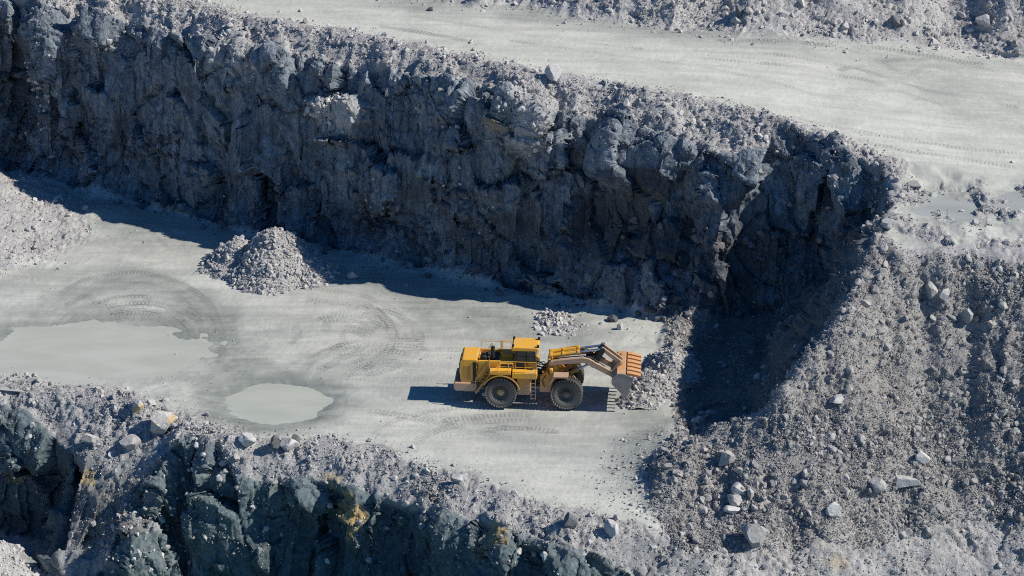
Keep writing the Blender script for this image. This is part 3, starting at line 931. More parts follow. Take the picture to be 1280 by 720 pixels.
cl = sstep(-.1, .55, perlin(Xv / 4.5, Yv / 4.5, Zv / 4.5, 91) + .5 * perlin(Xv / 1.6, Yv / 1.6, Zv / 1.6, 92)) + .15
gentle = np.clip(1.25 - m_face, .05, 1)
SETS = []   # (positions, radii, material, name, label of the mass, group/label of single rocks)


def region(key, dens, n, rmin, rmax, alpha, mat, label, single, group):
    pos, r = scatter(dens, n, rmin, rmax, alpha)
    SETS.append([key, pos, r, mat, label, single, group])


R_ = lambda k_: (reg == k_)
slope_lo = sstep(6, 0, Zv)
region('slope', R_(5) * (1 - .93 * gully_shade) * gentle * (cl ** 1.5 + .22) * (.5 + .8 * slope_lo), 130000, .05, .5, 3.2, M_ROCKS, 'loose grey rubble covering the long slope at the right of the pit',
       'grey angular rock lying loose on the big rubble slope at right', 'rocks on the right rubble slope')
region('pile', R_(6) * (cl + .3), 9000, .055, .4, 2.7, M_ROCKP, 'pale loose rubble on the talus at the left edge under the rock face',
       'pale rock on the talus at the left edge of the floor', 'rocks on the left talus')
region('rough', (m_rough & (Zv > 10)) * rub * (cl), 9000, .05, .45, 2.5, M_ROCK, 'broken grey stones around the puddles on the upper bench corner',
       'grey rock on the churned ground of the upper bench corner', 'rocks on the upper bench corner')
region('crest', np.exp(-(dRU / 1.6) ** 2) * (cl + .2) + (R_(1) * sstep(13.2, 15.5, Zv) * gentle) * .8, 26000, .05, .42, 2.8, M_ROCK, 'grey rubble spilled along the crest of the upper rock face',
       'grey rock on the crest of the upper rock face below the haul road', 'rocks along the upper crest')
region('berm', R_(3) * (PYd < 90) * (cl + .2), 22000, .06, .6, 2.5, M_ROCK, 'coarse grey rubble on the embankment behind the haul road',
       'grey rock on the embankment behind the haul road', 'rocks on the back embankment')
region('lower', (np.exp(-(dRL / 1.8) ** 2) * (Xv < 13) * (cl + .15)) + R_(4) * gentle * (Zv > -9) * .55 * (cl + .1), 26000, .05, .38, 2.8, M_ROCK, 'grey rubble along the rim and ledges of the lower rock face',
       'grey rock on the rim of the lower rock face', 'rocks along the lower rim')
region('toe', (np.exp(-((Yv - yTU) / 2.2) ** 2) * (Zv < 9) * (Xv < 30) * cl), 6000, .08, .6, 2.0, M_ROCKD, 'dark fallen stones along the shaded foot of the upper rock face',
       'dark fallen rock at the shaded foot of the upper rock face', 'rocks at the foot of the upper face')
region('floor', (reg == 0) * (dRL > 2) * (.02 + np.exp(-((Yv - yTU) / 6) ** 2) * .35 + sstep(6, 0, dist_line(Xv, Yv, slope_toe + ridge[3:])) * 2.0), 3800, .05, .22, 2.6, M_ROCK, 'small scattered stones on the dusty quarry floor', None, None)
region('road', ((reg == 2) & ~m_rough) * (.01 + np.exp(-(dRU / 2.2) ** 2) + np.exp(-(dB / 2.5) ** 2)), 3500, .05, .3, 2.3, M_ROCKP, 'small stones along the edges of the pale haul road', None, None)

region('outcrop', pale * (m_face + .3) * (R_(1) + R_(4)) + 0.0, 500, .12, .45, 2.4, M_ROCKP, 'pale fractured blocks standing out of the shaded rock faces', None, None)

BOULD = {id(mt): [boulder_mesh('boulder', 300 + i + 20 * j, mt, 14, 3, (1, random.uniform(.7, .95), random.uniform(.55, .85))) for i in range(7)]
         for j, mt in enumerate((M_ROCK, M_ROCKP, M_ROCKD, M_ROCKS))}


def surface_at(X, Y, rad=1.6):
    m = (np.abs(PXd - X) < rad) & (np.abs(PYd - Y) < rad)
    ix = np.where(m.ravel())[0]
    if not len(ix):
        return surface_at(X, Y, rad * 2)
    return ix[np.argmin(DZd[ix])]


UNIQ_XY = []


def boulder(X, Y, wpx, hpx, label, mat=None, seed=0, depth=.9, name='boulder', sub=4, cuts=15):
    """one big rock: its middle at photo pixel X, Y on the ground found there"""
    ix = surface_at(X, Y + hpx * .35)
    P = VV[ix].astype(float); mpp = DZd[ix] / F
    sx, sz = wpx * mpp / 2 * 1.08, hpx * mpp / 2 * 1.05
    me = boulder_mesh('boulder', 900 + seed, mat or M_ROCKP, cuts, sub, (sx, min(sx, sz) * depth + .15, sz), .05)
    o = link(name, me)
    o.location = (P[0], P[1] + .1, P[2] + sz * .55)
    o.rotation_euler = (random.uniform(-.2, .2), random.uniform(-.25, .25), random.uniform(-.35, .35))
    tag(o, label, 'boulder')
    UNIQ_XY.append((X, Y, max(wpx, hpx) * .7))
    return o


boulder(206, 526, 44, 30, 'largest pale boulder with an ochre stained side on the lower quarry rim', M_OCH, 1)
boulder(173, 506, 13, 22, 'upright yellow ochre boulder standing just left of the largest rim boulder', M_OCH, 2)
boulder(190, 501, 13, 9, 'small pale boulder between the yellow upright boulder and the shallow puddle', M_ROCKP, 3)
boulder(691, 90, 18, 21, 'lone pale boulder perched on the edge of the upper haul road', M_ROCK, 4)
boulder(163, 553, 24, 19, 'dark grey boulder on the shelf below the ochre stained boulders', M_ROCK, 5)
boulder(113, 549, 24, 14, 'flat pale boulder left of the dark grey boulder on the lower shelf', M_ROCKP, 6)
boulder(310, 550, 26, 20, 'pale rounded boulder on the rim directly below the oval puddle', M_ROCKP, 7)
boulder(346, 552, 17, 22, 'dark steep sided boulder on the rim right of the pale rounded boulder', M_ROCKD, 8)
boulder(360, 554, 22, 16, 'pale boulder leaning against the dark steep sided boulder on the rim', M_ROCKP, 9)
boulder(372, 548, 10, 13, 'small black boulder at the right end of the rim boulders by the puddle', M_ROCKD, 10)
boulder(441, 342, 16, 13, 'white boulder lying alone on the floor right of the conical rubble heap', M_ROCKP, 11)
boulder(1164, 361, 17, 23, 'tall mauve grey boulder high on the right slope, left one of a pair', M_ROCK, 12)
boulder(1179, 366, 13, 17, 'smaller mauve grey boulder at the right side of the tall one on the slope', M_ROCK, 13)
boulder(1209, 391, 17, 20, 'reddish boulder on the right slope below the mauve pair', M_ROCK, 14)
boulder(1041, 638, 24, 22, 'pale blocky boulder in the middle of the lower right slope', M_ROCKP, 15)
boulder(945, 665, 34, 32, 'big dark pyramid shaped boulder at the foot of the right slope', M_ROCK, 16)
boulder(921, 612, 20, 18, 'upper boulder of the stacked trio on the left part of the slope', M_ROCK, 17)
boulder(917, 625, 18, 16, 'middle boulder of the stacked trio on the left part of the slope', M_ROCKP, 18)
boulder(915, 636, 20, 13, 'lowest palest boulder of the stacked trio on the left part of the slope', M_ROCKP, 19)
boulder(1096, 603, 22, 20, 'tan faced boulder left of the widest boulder on the lower right slope', M_ROCKP, 20)
boulder(1130, 599, 30, 20, 'widest dark shadowed boulder on the lower right slope', M_ROCK, 21)
boulder(910, 572, 26, 18, 'grey boulder near the shadow edge on the left part of the slope', M_ROCK, 22)
boulder(1047, 497, 20, 12, 'flat pale slab lying on the middle of the right slope', M_ROCKP, 23)
boulder(1150, 570, 20, 14, 'white topped boulder above the widest boulder of the lower right slope', M_ROCKP, 24)
boulder(1146, 228, 22, 10, 'white flat slab at the edge of the upper bench by the puddle', M_ROCKP, 25)
boulder(1110, 279, 20, 17, 'white blocky boulder on the upper bench corner above the dark gully', M_ROCKP, 26)
boulder(1092, 262, 14, 10, 'pale flat boulder just left of the white blocky one on the bench corner', M_ROCKP, 27)
boulder(571, 597, 13, 12, 'single pale boulder on the lower rim below the wheel loader', M_ROCKP, 28)
boulder(925, 12, 13, 14, 'bluish grey boulder at the foot of the back embankment', M_ROCKD, 29)
boulder(1229, 24, 18, 20, 'tall pale boulder at the right of the dark hollow in the back embankment', M_ROCKP, 30)
boulder(1118, 24, 16, 16, 'dark boulder on the back embankment left of the hollow', M_ROCKD, 31)
boulder(540, 10, 7, 6, 'small dark rock lying on the pale haul road near the top of the photo', M_ROCKD, 32)
boulder(712, 648, 16, 22, 'dark upright boulder on the lower rim left of the big pyramid boulder', M_ROCKD, 33)
boulder(763, 660, 16, 24, 'pale upright boulder on the lower rim right of the dark upright one', M_ROCKP, 34)
boulder(782, 126, 10, 14, 'pale upright rock in the rubble just under the haul road edge', M_ROCKP, 35)
boulder(776, 407, 7, 12, 'bluish upright rock in the shadow behind the raised bucket', M_ROCK, 39)
UN = np.array(UNIQ_XY)


# ---- heaps: a mound with its own loose stones
def heap(name, lobes, label, n, rmin, rmax, mat, big, big_label, group, core_mat=None, alpha=2.4):
    c0 = lobes[0][0]
    root = bpy.data.objects.new(name, None); COL.objects.link(root); root.location = c0
    tag(root, label, 'rubble heap')
    ext = max(l[1] for l in lobes) * 2.0 + max(abs(l[0][0] - c0[0]) for l in lobes)
    n_ = 120
    g = np.linspace(-ext, ext, n_); gx_, gy_ = np.meshgrid(g, g, indexing='ij')
    h = np.full(gx_.shape, -9.0)
    for c, rx, ry, hh in lobes:
        q = np.sqrt(((gx_ + c0[0] - c[0]) / rx) ** 2 + ((gy_ + c0[1] - c[1]) / ry) ** 2) + .13 * perlin(gx_ / 2.0, gy_ / 2.0, gx_ * 0, 141)
        h = np.maximum(h, hh * (1.06 - np.sqrt(q * q + .012)) + c[2] - c0[2])
    h = h + .16 * fbm(gx_ / .9, gy_ / .9, gx_ * 0, 3, 143)
    keep = h > -.35
    Vh = np.stack([gx_, gy_, np.maximum(h, -.5)], -1).reshape(-1, 3)
    i2 = np.arange(n_ * n_).reshape(n_, n_)
    Qh = np.stack([i2[:-1, :-1], i2[1:, :-1], i2[1:, 1:], i2[:-1, 1:]], -1).reshape(-1, 4)
    Qh = Qh[keep.ravel()[Qh].any(1)]
    u_, inv_ = np.unique(Qh, return_inverse=True)
    mm = np_mesh('mound', Vh[u_], inv_.reshape(Qh.shape), [core_mat or M_TER], True, dict(dust=np.zeros(len(u_)), rub=np.ones(len(u_)), lite=np.zeros(len(u_))))
    link('mound', mm, root)
    ok = np.where((h > -.12).ravel())[0]
    gxh, gyh = np.gradient(h, g[1] - g[0])
    ar = np.sqrt(1 + gxh ** 2 + gyh ** 2).ravel()[ok]
    pk = ar / ar.sum()
    ix = ok[rng.choice(len(ok), n, p=pk)]
    r = np.minimum(rmin * rng.random(n) ** (-1 / alpha), rmax).astype(F32)
    pos = Vh[ix] + np.stack([rng.normal(0, .06, n), rng.normal(0, .06, n), r * .25], -1)
    o = merged_rocks('loose_stones', pos.astype(F32), r, mat, .17, root); o['kind'] = 'stuff'
    front = ok[(Vh[ok, 1] < ext * .25)]
    for i in range(big):
        p_ = Vh[front[rng.integers(0, len(front))]]
        s = random.uniform(rmax * .75, rmax * 1.35)
        b = bpy.data.objects.new('boulder', random.choice(BOULD[id(mat)])); COL.objects.link(b)
        b.location = (c0[0] + p_[0], c0[1] + p_[1], c0[2] + p_[2] + s * .25); b.scale = (s, s, s)
        b.rotation_euler = (random.uniform(0, 6), random.uniform(-.4, .4), random.uniform(0, 6))
        tag(b, big_label, 'boulder', group)
    return root


hA = w(345, 338); hA2 = w(297, 330)
heap('rubble_heap', [(hA, 4.9, 6.2, 4.6), (hA2, 3.6, 4.6, 2.7), (w(385, 345), 3.0, 3.6, 2.0)], 'conical heap of pale broken rock dumped on the quarry floor left of centre', 11000, .055, .34, M_ROCK, 34,
     'pale rock lying on the conical heap left of centre', 'rocks on the conical heap')
heap('rubble_heap', [(w(840, 462), 2.5, 3.7, 2.1), (w(812, 482), 2.2, 2.8, 1.3), (w(800, 500), 1.6, 1.8, .6)], 'heap of white and grey blasted rock in front of the raised loader bucket', 4200, .05, .26, M_ROCK, 20,
     'rock lying on the heap in front of the raised bucket', 'rocks on the heap at the bucket')
heap('rubble_heap', [(w(692, 402), 1.6, 3.0, .55), (w(708, 412), 1.5, 1.8, .3)], 'small low heap of pale stones behind the loader at the shadow edge', 500, .08, .3, M_ROCKP, 6,
     'pale rock on the small low heap behind the loader', 'rocks on the small heap behind the loader')

heap('rubble_heap', [(w(-38, 745, -12.4), 7.0, 7.5, 6.2), (w(20, 740, -12.6), 4.5, 5.0, 2.6)], 'bright rubble heap in the bottom left corner of the pit beside the pond', 6500, .06, .36, M_ROCKP, 10,
     'pale rock on the heap in the bottom left corner by the pond', 'rocks on the bottom left heap')

# ---- the largest loose rocks become objects of their own, the rest one mass per area
cand = []
for si, s in enumerate(SETS):
    if s[5] is None:
        continue
    x_, y_, d_ = to_px(s[1])
    vis = (x_ > 4) & (x_ < 1276) & (y_ > 4) & (y_ < 716)
    big_ = np.argsort(-(s[2] / d_) * vis)[:90]
    for i in big_:
        if not vis[i]:
            continue
        if len(UN) and (np.hypot(UN[:, 0] - x_[i], UN[:, 1] - y_[i]) < UN[:, 2] + 5).any():
            continue
        cand.append((float(s[2][i] / d_[i]), si, int(i)))
cand.sort(reverse=True)
take = cand[:195]
drop = {}
for _, si, i in take:
    s = SETS[si]
    o = bpy.data.objects.new('boulder', random.choice(BOULD[id(s[3])])); COL.objects.link(o)
    o.location = s[1][i] - np.array([0, 0, .05]); q = float(s[2][i])
    o.scale = (q, q, q); o.rotation_euler = (random.uniform(-.5, .5), random.uniform(-.5, .5), random.uniform(0, 6.28))
    tag(o, s[5], 'boulder', s[6])
    drop.setdefault(si, []).append(i)
for si, s in enumerate(SETS):
    keepm = np.ones(len(s[2]), bool); keepm[drop.get(si, [])] = False
    o = merged_rocks('loose_rubble', s[1][keepm], s[2][keepm], s[3])
    tag(o, s[4], 'rubble', None, 'stuff')

# ------------------------------------------------------------------ wheel loader
def paint_material(name, base, dirt=(.33, .30, .26), amount=.5, rough=.5, metal=0.0, chips=.25):
    m, nt, bs = nodes_of(name); b = NB(nt)
    p = b.n('ShaderNodeTexCoord').outputs['Object']
    n1 = b.noise(1.3, 5, .65, p); n2 = b.noise(7, 4, .6, p)
    streak = b.noise(1, 3, .6, b.mapping(p, (5, 5, .7)))
    c = b.mix(b.math('MULTIPLY', b.ramp(n1, .42, .75), amount), base, dirt)
    c = b.mix(b.math('MULTIPLY', b.ramp(streak, .55, .75), amount * .6), c, tuple(v * .45 for v in dirt))
    c = b.mix(b.math('MULTIPLY', b.ramp(n2, .64, .72), chips), c, (.10, .06, .04))
    sp = b.n('ShaderNodeSeparateXYZ'); b.link(p, sp.inputs[0])
    low = b.math('MULTIPLY', b.ramp(b.math('ADD', sp.outputs[2], b.math('MULTIPLY', n1, 1.6)), 3.6, 1.6), amount)
    c = b.mix(low, c, (.36, .34, .31))
    b.link(c, bs.inputs['Base Color']); bs.inputs['Metallic'].default_value = metal
    b.link(b.ramp(n1, .3, .7, rough, min(1, rough + .3)), bs.inputs['Roughness'])
    return m


M_YEL = paint_material('yellow_paint', (.86, .43, .035), (.50, .38, .22), .6, .42)
M_YELD = paint_material('dirty_yellow_paint', (.55, .28, .04), (.30, .24, .17), .6, .6)
M_WORN = paint_material('worn_paint', (.50, .33, .21), (.36, .30, .27), .7, .6)
M_ORG = paint_material('worn_orange_steel', (.64, .33, .13), (.56, .44, .33), .75, .55)
M_RUST = paint_material('rust_red_steel', (.20, .045, .02), (.12, .06, .04), .5, .7)
M_STEEL = paint_material('scraped_steel', (.30, .29, .29), (.18, .17, .17), .5, .45, .5)
M_DARK = paint_material('dark_machinery', (.03, .028, .026), (.10, .085, .07), .6, .7)
M_RUB = paint_material('dusty_rubber', (.05, .049, .047), (.13, .127, .12), .36, .85, 0, .0)
M_RIM = paint_material('dirty_rim', (.05, .042, .037), (.12, .10, .08), .35, .7)
M_BLK = paint_material('black_paint', (.015, .015, .016), (.07, .065, .06), .4, .5)
M_CHR = paint_material('cylinder_rod_chrome', (.55, .60, .66), (.35, .38, .42), .3, .25, .9, .0)
M_WHT = paint_material('white_paint', (.72, .70, .66), (.45, .42, .38), .4, .6)
M_LAMP = paint_material('lamp_lens', (.75, .72, .62), (.5, .45, .4), .2, .2)
mg, ntg, bsg = nodes_of('cab_glass'); nb = NB(ntg)
nb.link(nb.mix(nb.ramp(nb.noise(1.4, 3, .5, nb.n('ShaderNodeTexCoord').outputs['Object']), .45, .65), (.012, .016, .018), (.05, .06, .06)), bsg.inputs['Base Color'])
bsg.inputs['Roughness'].default_value = .08
M_GLS = mg

ROOT = bpy.data.objects.new('wheel_loader', None); COL.objects.link(ROOT)
gw = w(668.5, 496.5)
ROOT.location = (gw[0], gw[1], -.02); ROOT.rotation_euler = (0, 0, R(-3.5))
tag(ROOT, 'yellow wheel loader with dumped bucket parked on the pale quarry floor', 'wheel loader')


class MB:
    def __init__(s):
        s.bm = bmesh.new()

    def box(s, x0, x1, y0, y1, z0, z1, bev=.04):
        o = bmesh.ops.create_cube(s.bm, size=1)
        vs = o['verts']
        for v in vs:
            v.co = Vector((x0 + (v.co.x + .5) * (x1 - x0), y0 + (v.co.y + .5) * (y1 - y0), z0 + (v.co.z + .5) * (z1 - z0)))
        if bev:
            es = list({e for v in vs for e in v.link_edges})
            bmesh.ops.bevel(s.bm, geom=es, offset=bev, segments=2, affect='EDGES', profile=.6)
        return s

    def prism(s, prof, y0, y1, bev=.04):
        a = [s.bm.verts.new((x, y0, z)) for x, z in prof]; c = [s.bm.verts.new((x, y1, z)) for x, z in prof]
        n = len(prof)
        fs = [s.bm.faces.new(a), s.bm.faces.new(list(reversed(c)))]
        for i in range(n):
            fs.append(s.bm.faces.new([a[i], c[i], c[(i + 1) % n], a[(i + 1) % n]]))
        bmesh.ops.recalc_face_normals(s.bm, faces=fs)
        if bev:
            es = list({e for f in fs for e in f.edges})
            bmesh.ops.bevel(s.bm, geom=es, offset=bev, segments=2, affect='EDGES', profile=.6)
        return s

    def cyl(s, p, q, r, r2=None, seg=20):
        p, q = Vector(p), Vector(q); d = q - p
        M = Matrix.Translation((p + q) / 2) @ d.to_track_quat('Z', 'Y').to_matrix().to_4x4()
        bmesh.ops.create_cone(s.bm, cap_ends=True, segments=seg, radius1=r, radius2=r if r2 is None else r2, depth=d.length, matrix=M)
        return s

    def tube(s, pts, r, seg=8):
        for a, c in zip(pts[:-1], pts[1:]):
            s.cyl(a, c, r, seg=seg)
        for a in pts[1:-1]:
            bmesh.ops.create_uvsphere(s.bm, u_segments=8, v_segments=6, radius=r, matrix=Matrix.Translation(a))
        return s

    def lathe(s, prof, c, seg=48):
        """prof = (radius, y) pairs spun about the y axis through c"""
        rings = []
        for k_ in range(seg):
            a = 2 * math.pi * k_ / seg
            rings.append([s.bm.verts.new((c[0] + r * math.cos(a), c[1] + y, c[2] + r * math.sin(a))) for r, y in prof])
        for k_ in range(seg):
            A, B = rings[k_], rings[(k_ + 1) % seg]
            for i in range(len(prof) - 1):
                s.bm.faces.new([A[i], A[i + 1], B[i + 1], B[i]])
        bmesh.ops.recalc_face_normals(s.bm, faces=s.bm.faces)
        return s

    def build(s, name, mat, parent=ROOT, smooth=False, label=None):
        me = bpy.data.meshes.new(name); s.bm.to_mesh(me); s.bm.free()
        me.materials.append(mat)
        if smooth:
            me.polygons.foreach_set('use_smooth', [True] * len(me.polygons))
            try:
                me.set_sharp_from_angle(angle=R(35))
            except Exception:
                pass
        o = link(name, me, parent)
        if label:
            o['label'] = label
        return o


# rear body
hood = MB().prism([(-6.35, 1.9), (-6.48, 2.9), (-6.38, 3.9), (-6.2, 4.06), (-4.95, 4.06), (-4.85, 1.9)], -1.36, 1.36, .06)
hood.prism([(-4.85, 1.9), (-4.85, 3.72), (-2.95, 3.66), (-2.95, 2.6), (-3.9, 2.5), (-4.4, 1.9)], -1.28, 1.28, .04)
hood.box(-4.84, -2.9, -1.38, -1.16, 3.70, 3.98, .03).box(-4.84, -2.9, 1.16, 1.38, 3.70, 3.98, .03)
hood = hood.build('engine_hood', M_YEL)
for s_ in (-1, 1):
    g = MB()
    g.box(-5.32, -4.98, min(s_ * 1.34, s_ * 1.39), max(s_ * 1.34, s_ * 1.39), 2.05, 3.85, .01)
    for k in range(12):
        g.box(-5.3, -5.0, s_ * 1.40 - .02, s_ * 1.40 + .02, 2.1 + .145 * k, 2.16 + .145 * k, 0)
    g.build('grille', M_DARK, hood)
g = MB()
for k in range(14):
    g.box(-6.52, -6.46, -1.1, 1.1, 2.15 + .1 * k, 2.2 + .1 * k, 0)
g.box(-6.47, -6.40, -1.15, 1.15, 2.1, 3.6, .01).build('grille', M_DARK, hood)
MB().box(-6.1, -5.5, -1.377, -1.35, 2.2, 3.5, .01).build('service_door', M_YELD, hood)
MB().cyl((-3.62, -.55, 3.65), (-3.62, -.55, 4.85), .17).cyl((-3.62, -.55, 4.85), (-3.56, -.55, 5.02), .17, .15).cyl((-3.62, -.55, 3.65), (-3.62, -.55, 4.1), .23).build('exhaust_stack', M_BLK, hood, True)
MB().cyl((-4.4, -.5, 3.6), (-4.4, -.5, 4.12), .33, seg=24).cyl((-4.4, -.5, 4.12), (-4.4, -.5, 4.26), .33, .16, 24).build('air_cleaner', M_BLK, hood, True)
MB().box(-4.7, -3.1, -1.0, 1.1, 3.7, 3.78, .01).box(-4.1, -3.9, .2, 1.0, 3.7, 3.95, .02).build('engine_deck', M_DARK, hood)
cw = MB().prism([(-6.95, 1.35), (-6.95, 1.86), (-6.85, 1.93), (-4.95, 1.93), (-4.95, 1.5), (-5.3, 1.2), (-6.75, 1.2)], -1.62, 1.62, .05).build('counterweight', M_ORG)
for s_ in (-1, 1):
    MB().box(-6.99, -6.93, s_ * 1.15 - .18, s_ * 1.15 + .18, 1.5, 1.72, .01).build('tail_light', M_RUST, cw)
MB().box(-6.2, -5.1, -1.2, 1.2, .95, 1.35, .05).box(-5.4, -.9, -.62, .62, 1.0, 2.4, .05).box(-3.2, -2.5, -1.3, 1.3, 1.05, 1.75, .12).build('rear_frame', M_DARK)
MB().box(-4.45, -4.0, -2.0, -1.4, .95, 1.25, .02).tube([(-4.3, -1.95, 1.0), (-4.3, -1.95, .8), (-4.0, -1.95, .8)], .03).build('step', M_STEEL)

# fenders, platforms
for s_ in (-1, 1):
    y0, y1 = sorted((s_ * 2.28, s_ * 1.3))
    f = MB(); pr = []
    for a in np.linspace(R(12), R(152), 16):
        pr.append((-2.84 + 1.68 * math.cos(a), 1.4 + 1.62 * math.sin(a)))
    for a in np.linspace(R(152), R(12), 16):
        pr.append((-2.84 + 1.58 * math.cos(a), 1.4 + 1.52 * math.sin(a)))
    a_ = [f.bm.verts.new((x, y0, z)) for x, z in pr]; c_ = [f.bm.verts.new((x, y1, z)) for x, z in pr]
    n_ = len(pr)
    for i in range(n_):
        f.bm.faces.new([a_[i], c_[i], c_[(i + 1) % n_], a_[(i + 1) % n_]])
    for i in range(n_ // 2 - 1):
        f.bm.faces.new([a_[i], a_[i + 1], a_[n_ - 2 - i], a_[n_ - 1 - i]]); f.bm.faces.new([c_[i + 1], c_[i], c_[n_ - 1 - i], c_[n_ - 2 - i]])
    bmesh.ops.recalc_face_normals(f.bm, faces=f.bm.faces)
    f.build('rear_fender', M_YELD)
    p = MB()
    ya, yb = sorted((s_ * 2.2, s_ * 1.28))
    p.box(-3.8, -1.98, ya, yb, 3.06, 3.34, .03).box(-1.86, .28, ya, yb, 2.76, 3.26, .03)
    pl = p.build('platform', M_YEL)
    rl = MB(); yr = s_ * 2.12
    xs_ = [-3.1, -2.2, -1.6, -.75, .2]
    rl.tube([(xs_[0], yr, 3.3), (xs_[0], yr, 4.32), (xs_[-1], yr, 4.28), (xs_[-1], yr, 3.25)], .032)
    for x in xs_[1:-1]:
        rl.cyl((x, yr, 3.25), (x, yr, 4.3), .028, seg=8)
    rl.tube([(xs_[0], yr, 3.82), (xs_[-1], yr, 3.78)], .024)
    rl.build('handrail', M_YEL, pl)
    st = MB()
    for k in range(6):
        x = -4.0 - .17 * k; z = 3.0 - .33 * k
        st.box(x - .16, x + .16, min(s_ * 2.05, s_ * 1.42), max(s_ * 2.05, s_ * 1.42), z - .025, z + .025, 0)
    for yy in (1.42, 2.05):
        st.prism([(-3.75, 3.16), (-3.75, 2.98), (-4.95, 1.18), (-5.05, 1.18), (-5.05, 1.3)], s_ * yy - .025, s_ * yy + .025, 0)
        st.tube([(-3.85, s_ * yy, 4.2), (-5.05, s_ * yy, 2.35), (-5.05, s_ * yy, 1.3)], .028)
        st.cyl((-3.85, s_ * yy, 3.1), (-3.85, s_ * yy, 4.2), .028, seg=8)
    st.build('stairs', M_YELD)
    MB().prism([(1.32, 2.3), (1.42, 2.3), (1.78, 2.92), (2.98, 2.92), (2.98, 3.06), (1.7, 3.06)], *sorted((s_ * 2.28, s_ * 1.25)), .02).build('front_fender', M_WORN)

MB().box(-1.45, -.28, -2.02, -1.1, 1.15, 2.72, .05).build('fuel_tank', M_YELD)
MB().box(-1.45, -.28, 1.1, 2.02, 1.15, 2.72, .05).build('battery_box', M_YELD)
ld = MB()
for x in (-.22, .16):
    ld.box(x - .03, x + .03, -2.16, -2.08, .75, 3.2, 0)
for k in range(6):
    ld.box(-.22, .16, -2.16, -2.06, .85 + .36 * k, .9 + .36 * k, 0)
ld.build('ladder', M_WORN)
tk = MB().box(-2.95, -1.82, -1.15, 1.2, 3.05, 3.72, .05).box(-2.95, -1.9, .0, 1.25, 3.7, 4.02, .05).build('hydraulic_tank', M_YEL)
MB().box(-2.9, -1.86, -1.19, -1.13, 3.2, 3.62, .01).build('cover_plate', M_DARK, tk)
MB().tube([(-2.9, 1.3, 3.7), (-2.9, 1.3, 4.75), (-1.9, 1.3, 4.75), (-1.9, 1.3, 3.7)], .03).tube([(-4.7, 1.3, 3.9), (-4.7, 1.3, 4.7), (-3.0, 1.3, 4.7), (-3.0, 1.3, 3.9)], .03).build('handrail', M_YEL)

# cab
cab = MB().box(-1.78, .14, -1.0, 1.0, 2.6, 3.72, .04).build('cab', M_DARK)
MB().prism([(-1.72, 3.72), (.12, 3.72), (.06, 4.86), (-1.66, 4.86)], -.93, .93, .02).build('window', M_GLS, cab)
pz = MB()
for (x, dx) in ((-1.74, .05), (-.72, 0), (.1, -.05)):
    for y in (-.97, .97):
        pz.prism([(x - .05, 3.7), (x + .05, 3.7), (x + .05 + dx, 4.9), (x - .05 + dx, 4.9)], y - .04, y + .04, 0)
pz.box(-1.76, .14, -.99, -.93, 3.68, 3.78, 0).box(-1.76, .14, .93, .99, 3.68, 3.78, 0)
pz.build('window_frame', M_BLK, cab)
dr = MB().box(-.68, .08, -1.035, -.99, 2.75, 3.66, .01).build('door', M_YELD, cab)
MB().cyl((-.6, -1.07, 3.55), (-.3, -1.07, 3.55), .025, seg=8).build('handle', M_BLK, dr)
rf = MB().prism([(-1.95, 4.86), (.34, 4.86), (.38, 5.0), (.28, 5.16), (-1.85, 5.2), (-1.97, 5.06)], -1.12, 1.12, .06).build('cab_roof', M_YEL, cab)
for x, y in ((.3, -.85), (.3, .85), (-1.85, -.85), (-1.85, .85)):
    MB().box(x - .1, x + .1, y - .14, y + .14, 5.12, 5.36, .03).build('work_light', M_BLK, cab)
MB().tube([(.1, -1.0, 4.3), (.45, -1.35, 4.35), (.45, -1.35, 4.1)], .025).box(.42, .48, -1.5, -1.22, 3.75, 4.15, .02).build('mirror', M_BLK, cab)
MB().tube([(-.2, .6, 5.15), (-.2, .6, 5.9)], .012, 6).build('antenna', M_BLK, cab)

# front frame
MB().cyl((.35, 0, .95), (.35, 0, 2.6), .3).box(-.9, .5, -.45, .45, 1.1, 1.5, .04).box(-.9, .5, -.45, .45, 2.05, 2.45, .04).build('hitch', M_DARK)
ff = MB().prism([(.45, 1.0), (3.5, .95), (3.6, 1.5), (2.9, 2.3), (2.2, 3.1), (1.75, 4.0), (1.2, 4.1), (1.05, 3.0), (.5, 2.5)], -1.0, -.72, .04)
ff.prism([(.45, 1.0), (3.5, .95), (3.6, 1.5), (2.9, 2.3), (2.2, 3.1), (1.75, 4.0), (1.2, 4.1), (1.05, 3.0), (.5, 2.5)], .72, 1.0, .04)
ff.prism([(.45, 1.0), (3.4, 1.0), (3.4, 1.6), (2.0, 2.4), (.6, 2.4)], -.72, .72, .03).box(2.45, 3.2, -1.3, 1.3, 1.05, 1.75, .1)
ff.prism([(1.1, 3.6), (1.7, 3.6), (1.5, 4.35), (1.25, 4.35)], -.75, .75, .03)
ff.build('front_frame', M_YELD)
hs = MB()
for k in range(7):
    y = -.95 + .3 * k
    hs.tube([(-.2, y * .8, 2.5 + .1 * (k % 2)), (.2, y, 3.0 + .12 * (k % 3)), (.75, y, 3.05 - .1 * (k % 2)), (1.2, y * .9, 2.6 + .2 * (k % 3))], .045, 6)
hs.tube([(1.35, -1.1, 2.7), (1.1, -1.25, 3.3), (1.25, -1.15, 3.9), (1.5, -1.0, 4.15)], .05, 6)
hs.tube([(.9, -1.2, 1.6), (.7, -1.3, 2.2), (1.0, -1.25, 2.7)], .05, 6)
hs.build('hydraulic_hose', M_BLK)
MB().cyl((.0, -.75, 1.35), (1.5, -.85, 1.35), .1).cyl((.0, .75, 1.35), (1.5, .85, 1.35), .1).build('steering_cylinder', M_STEEL)
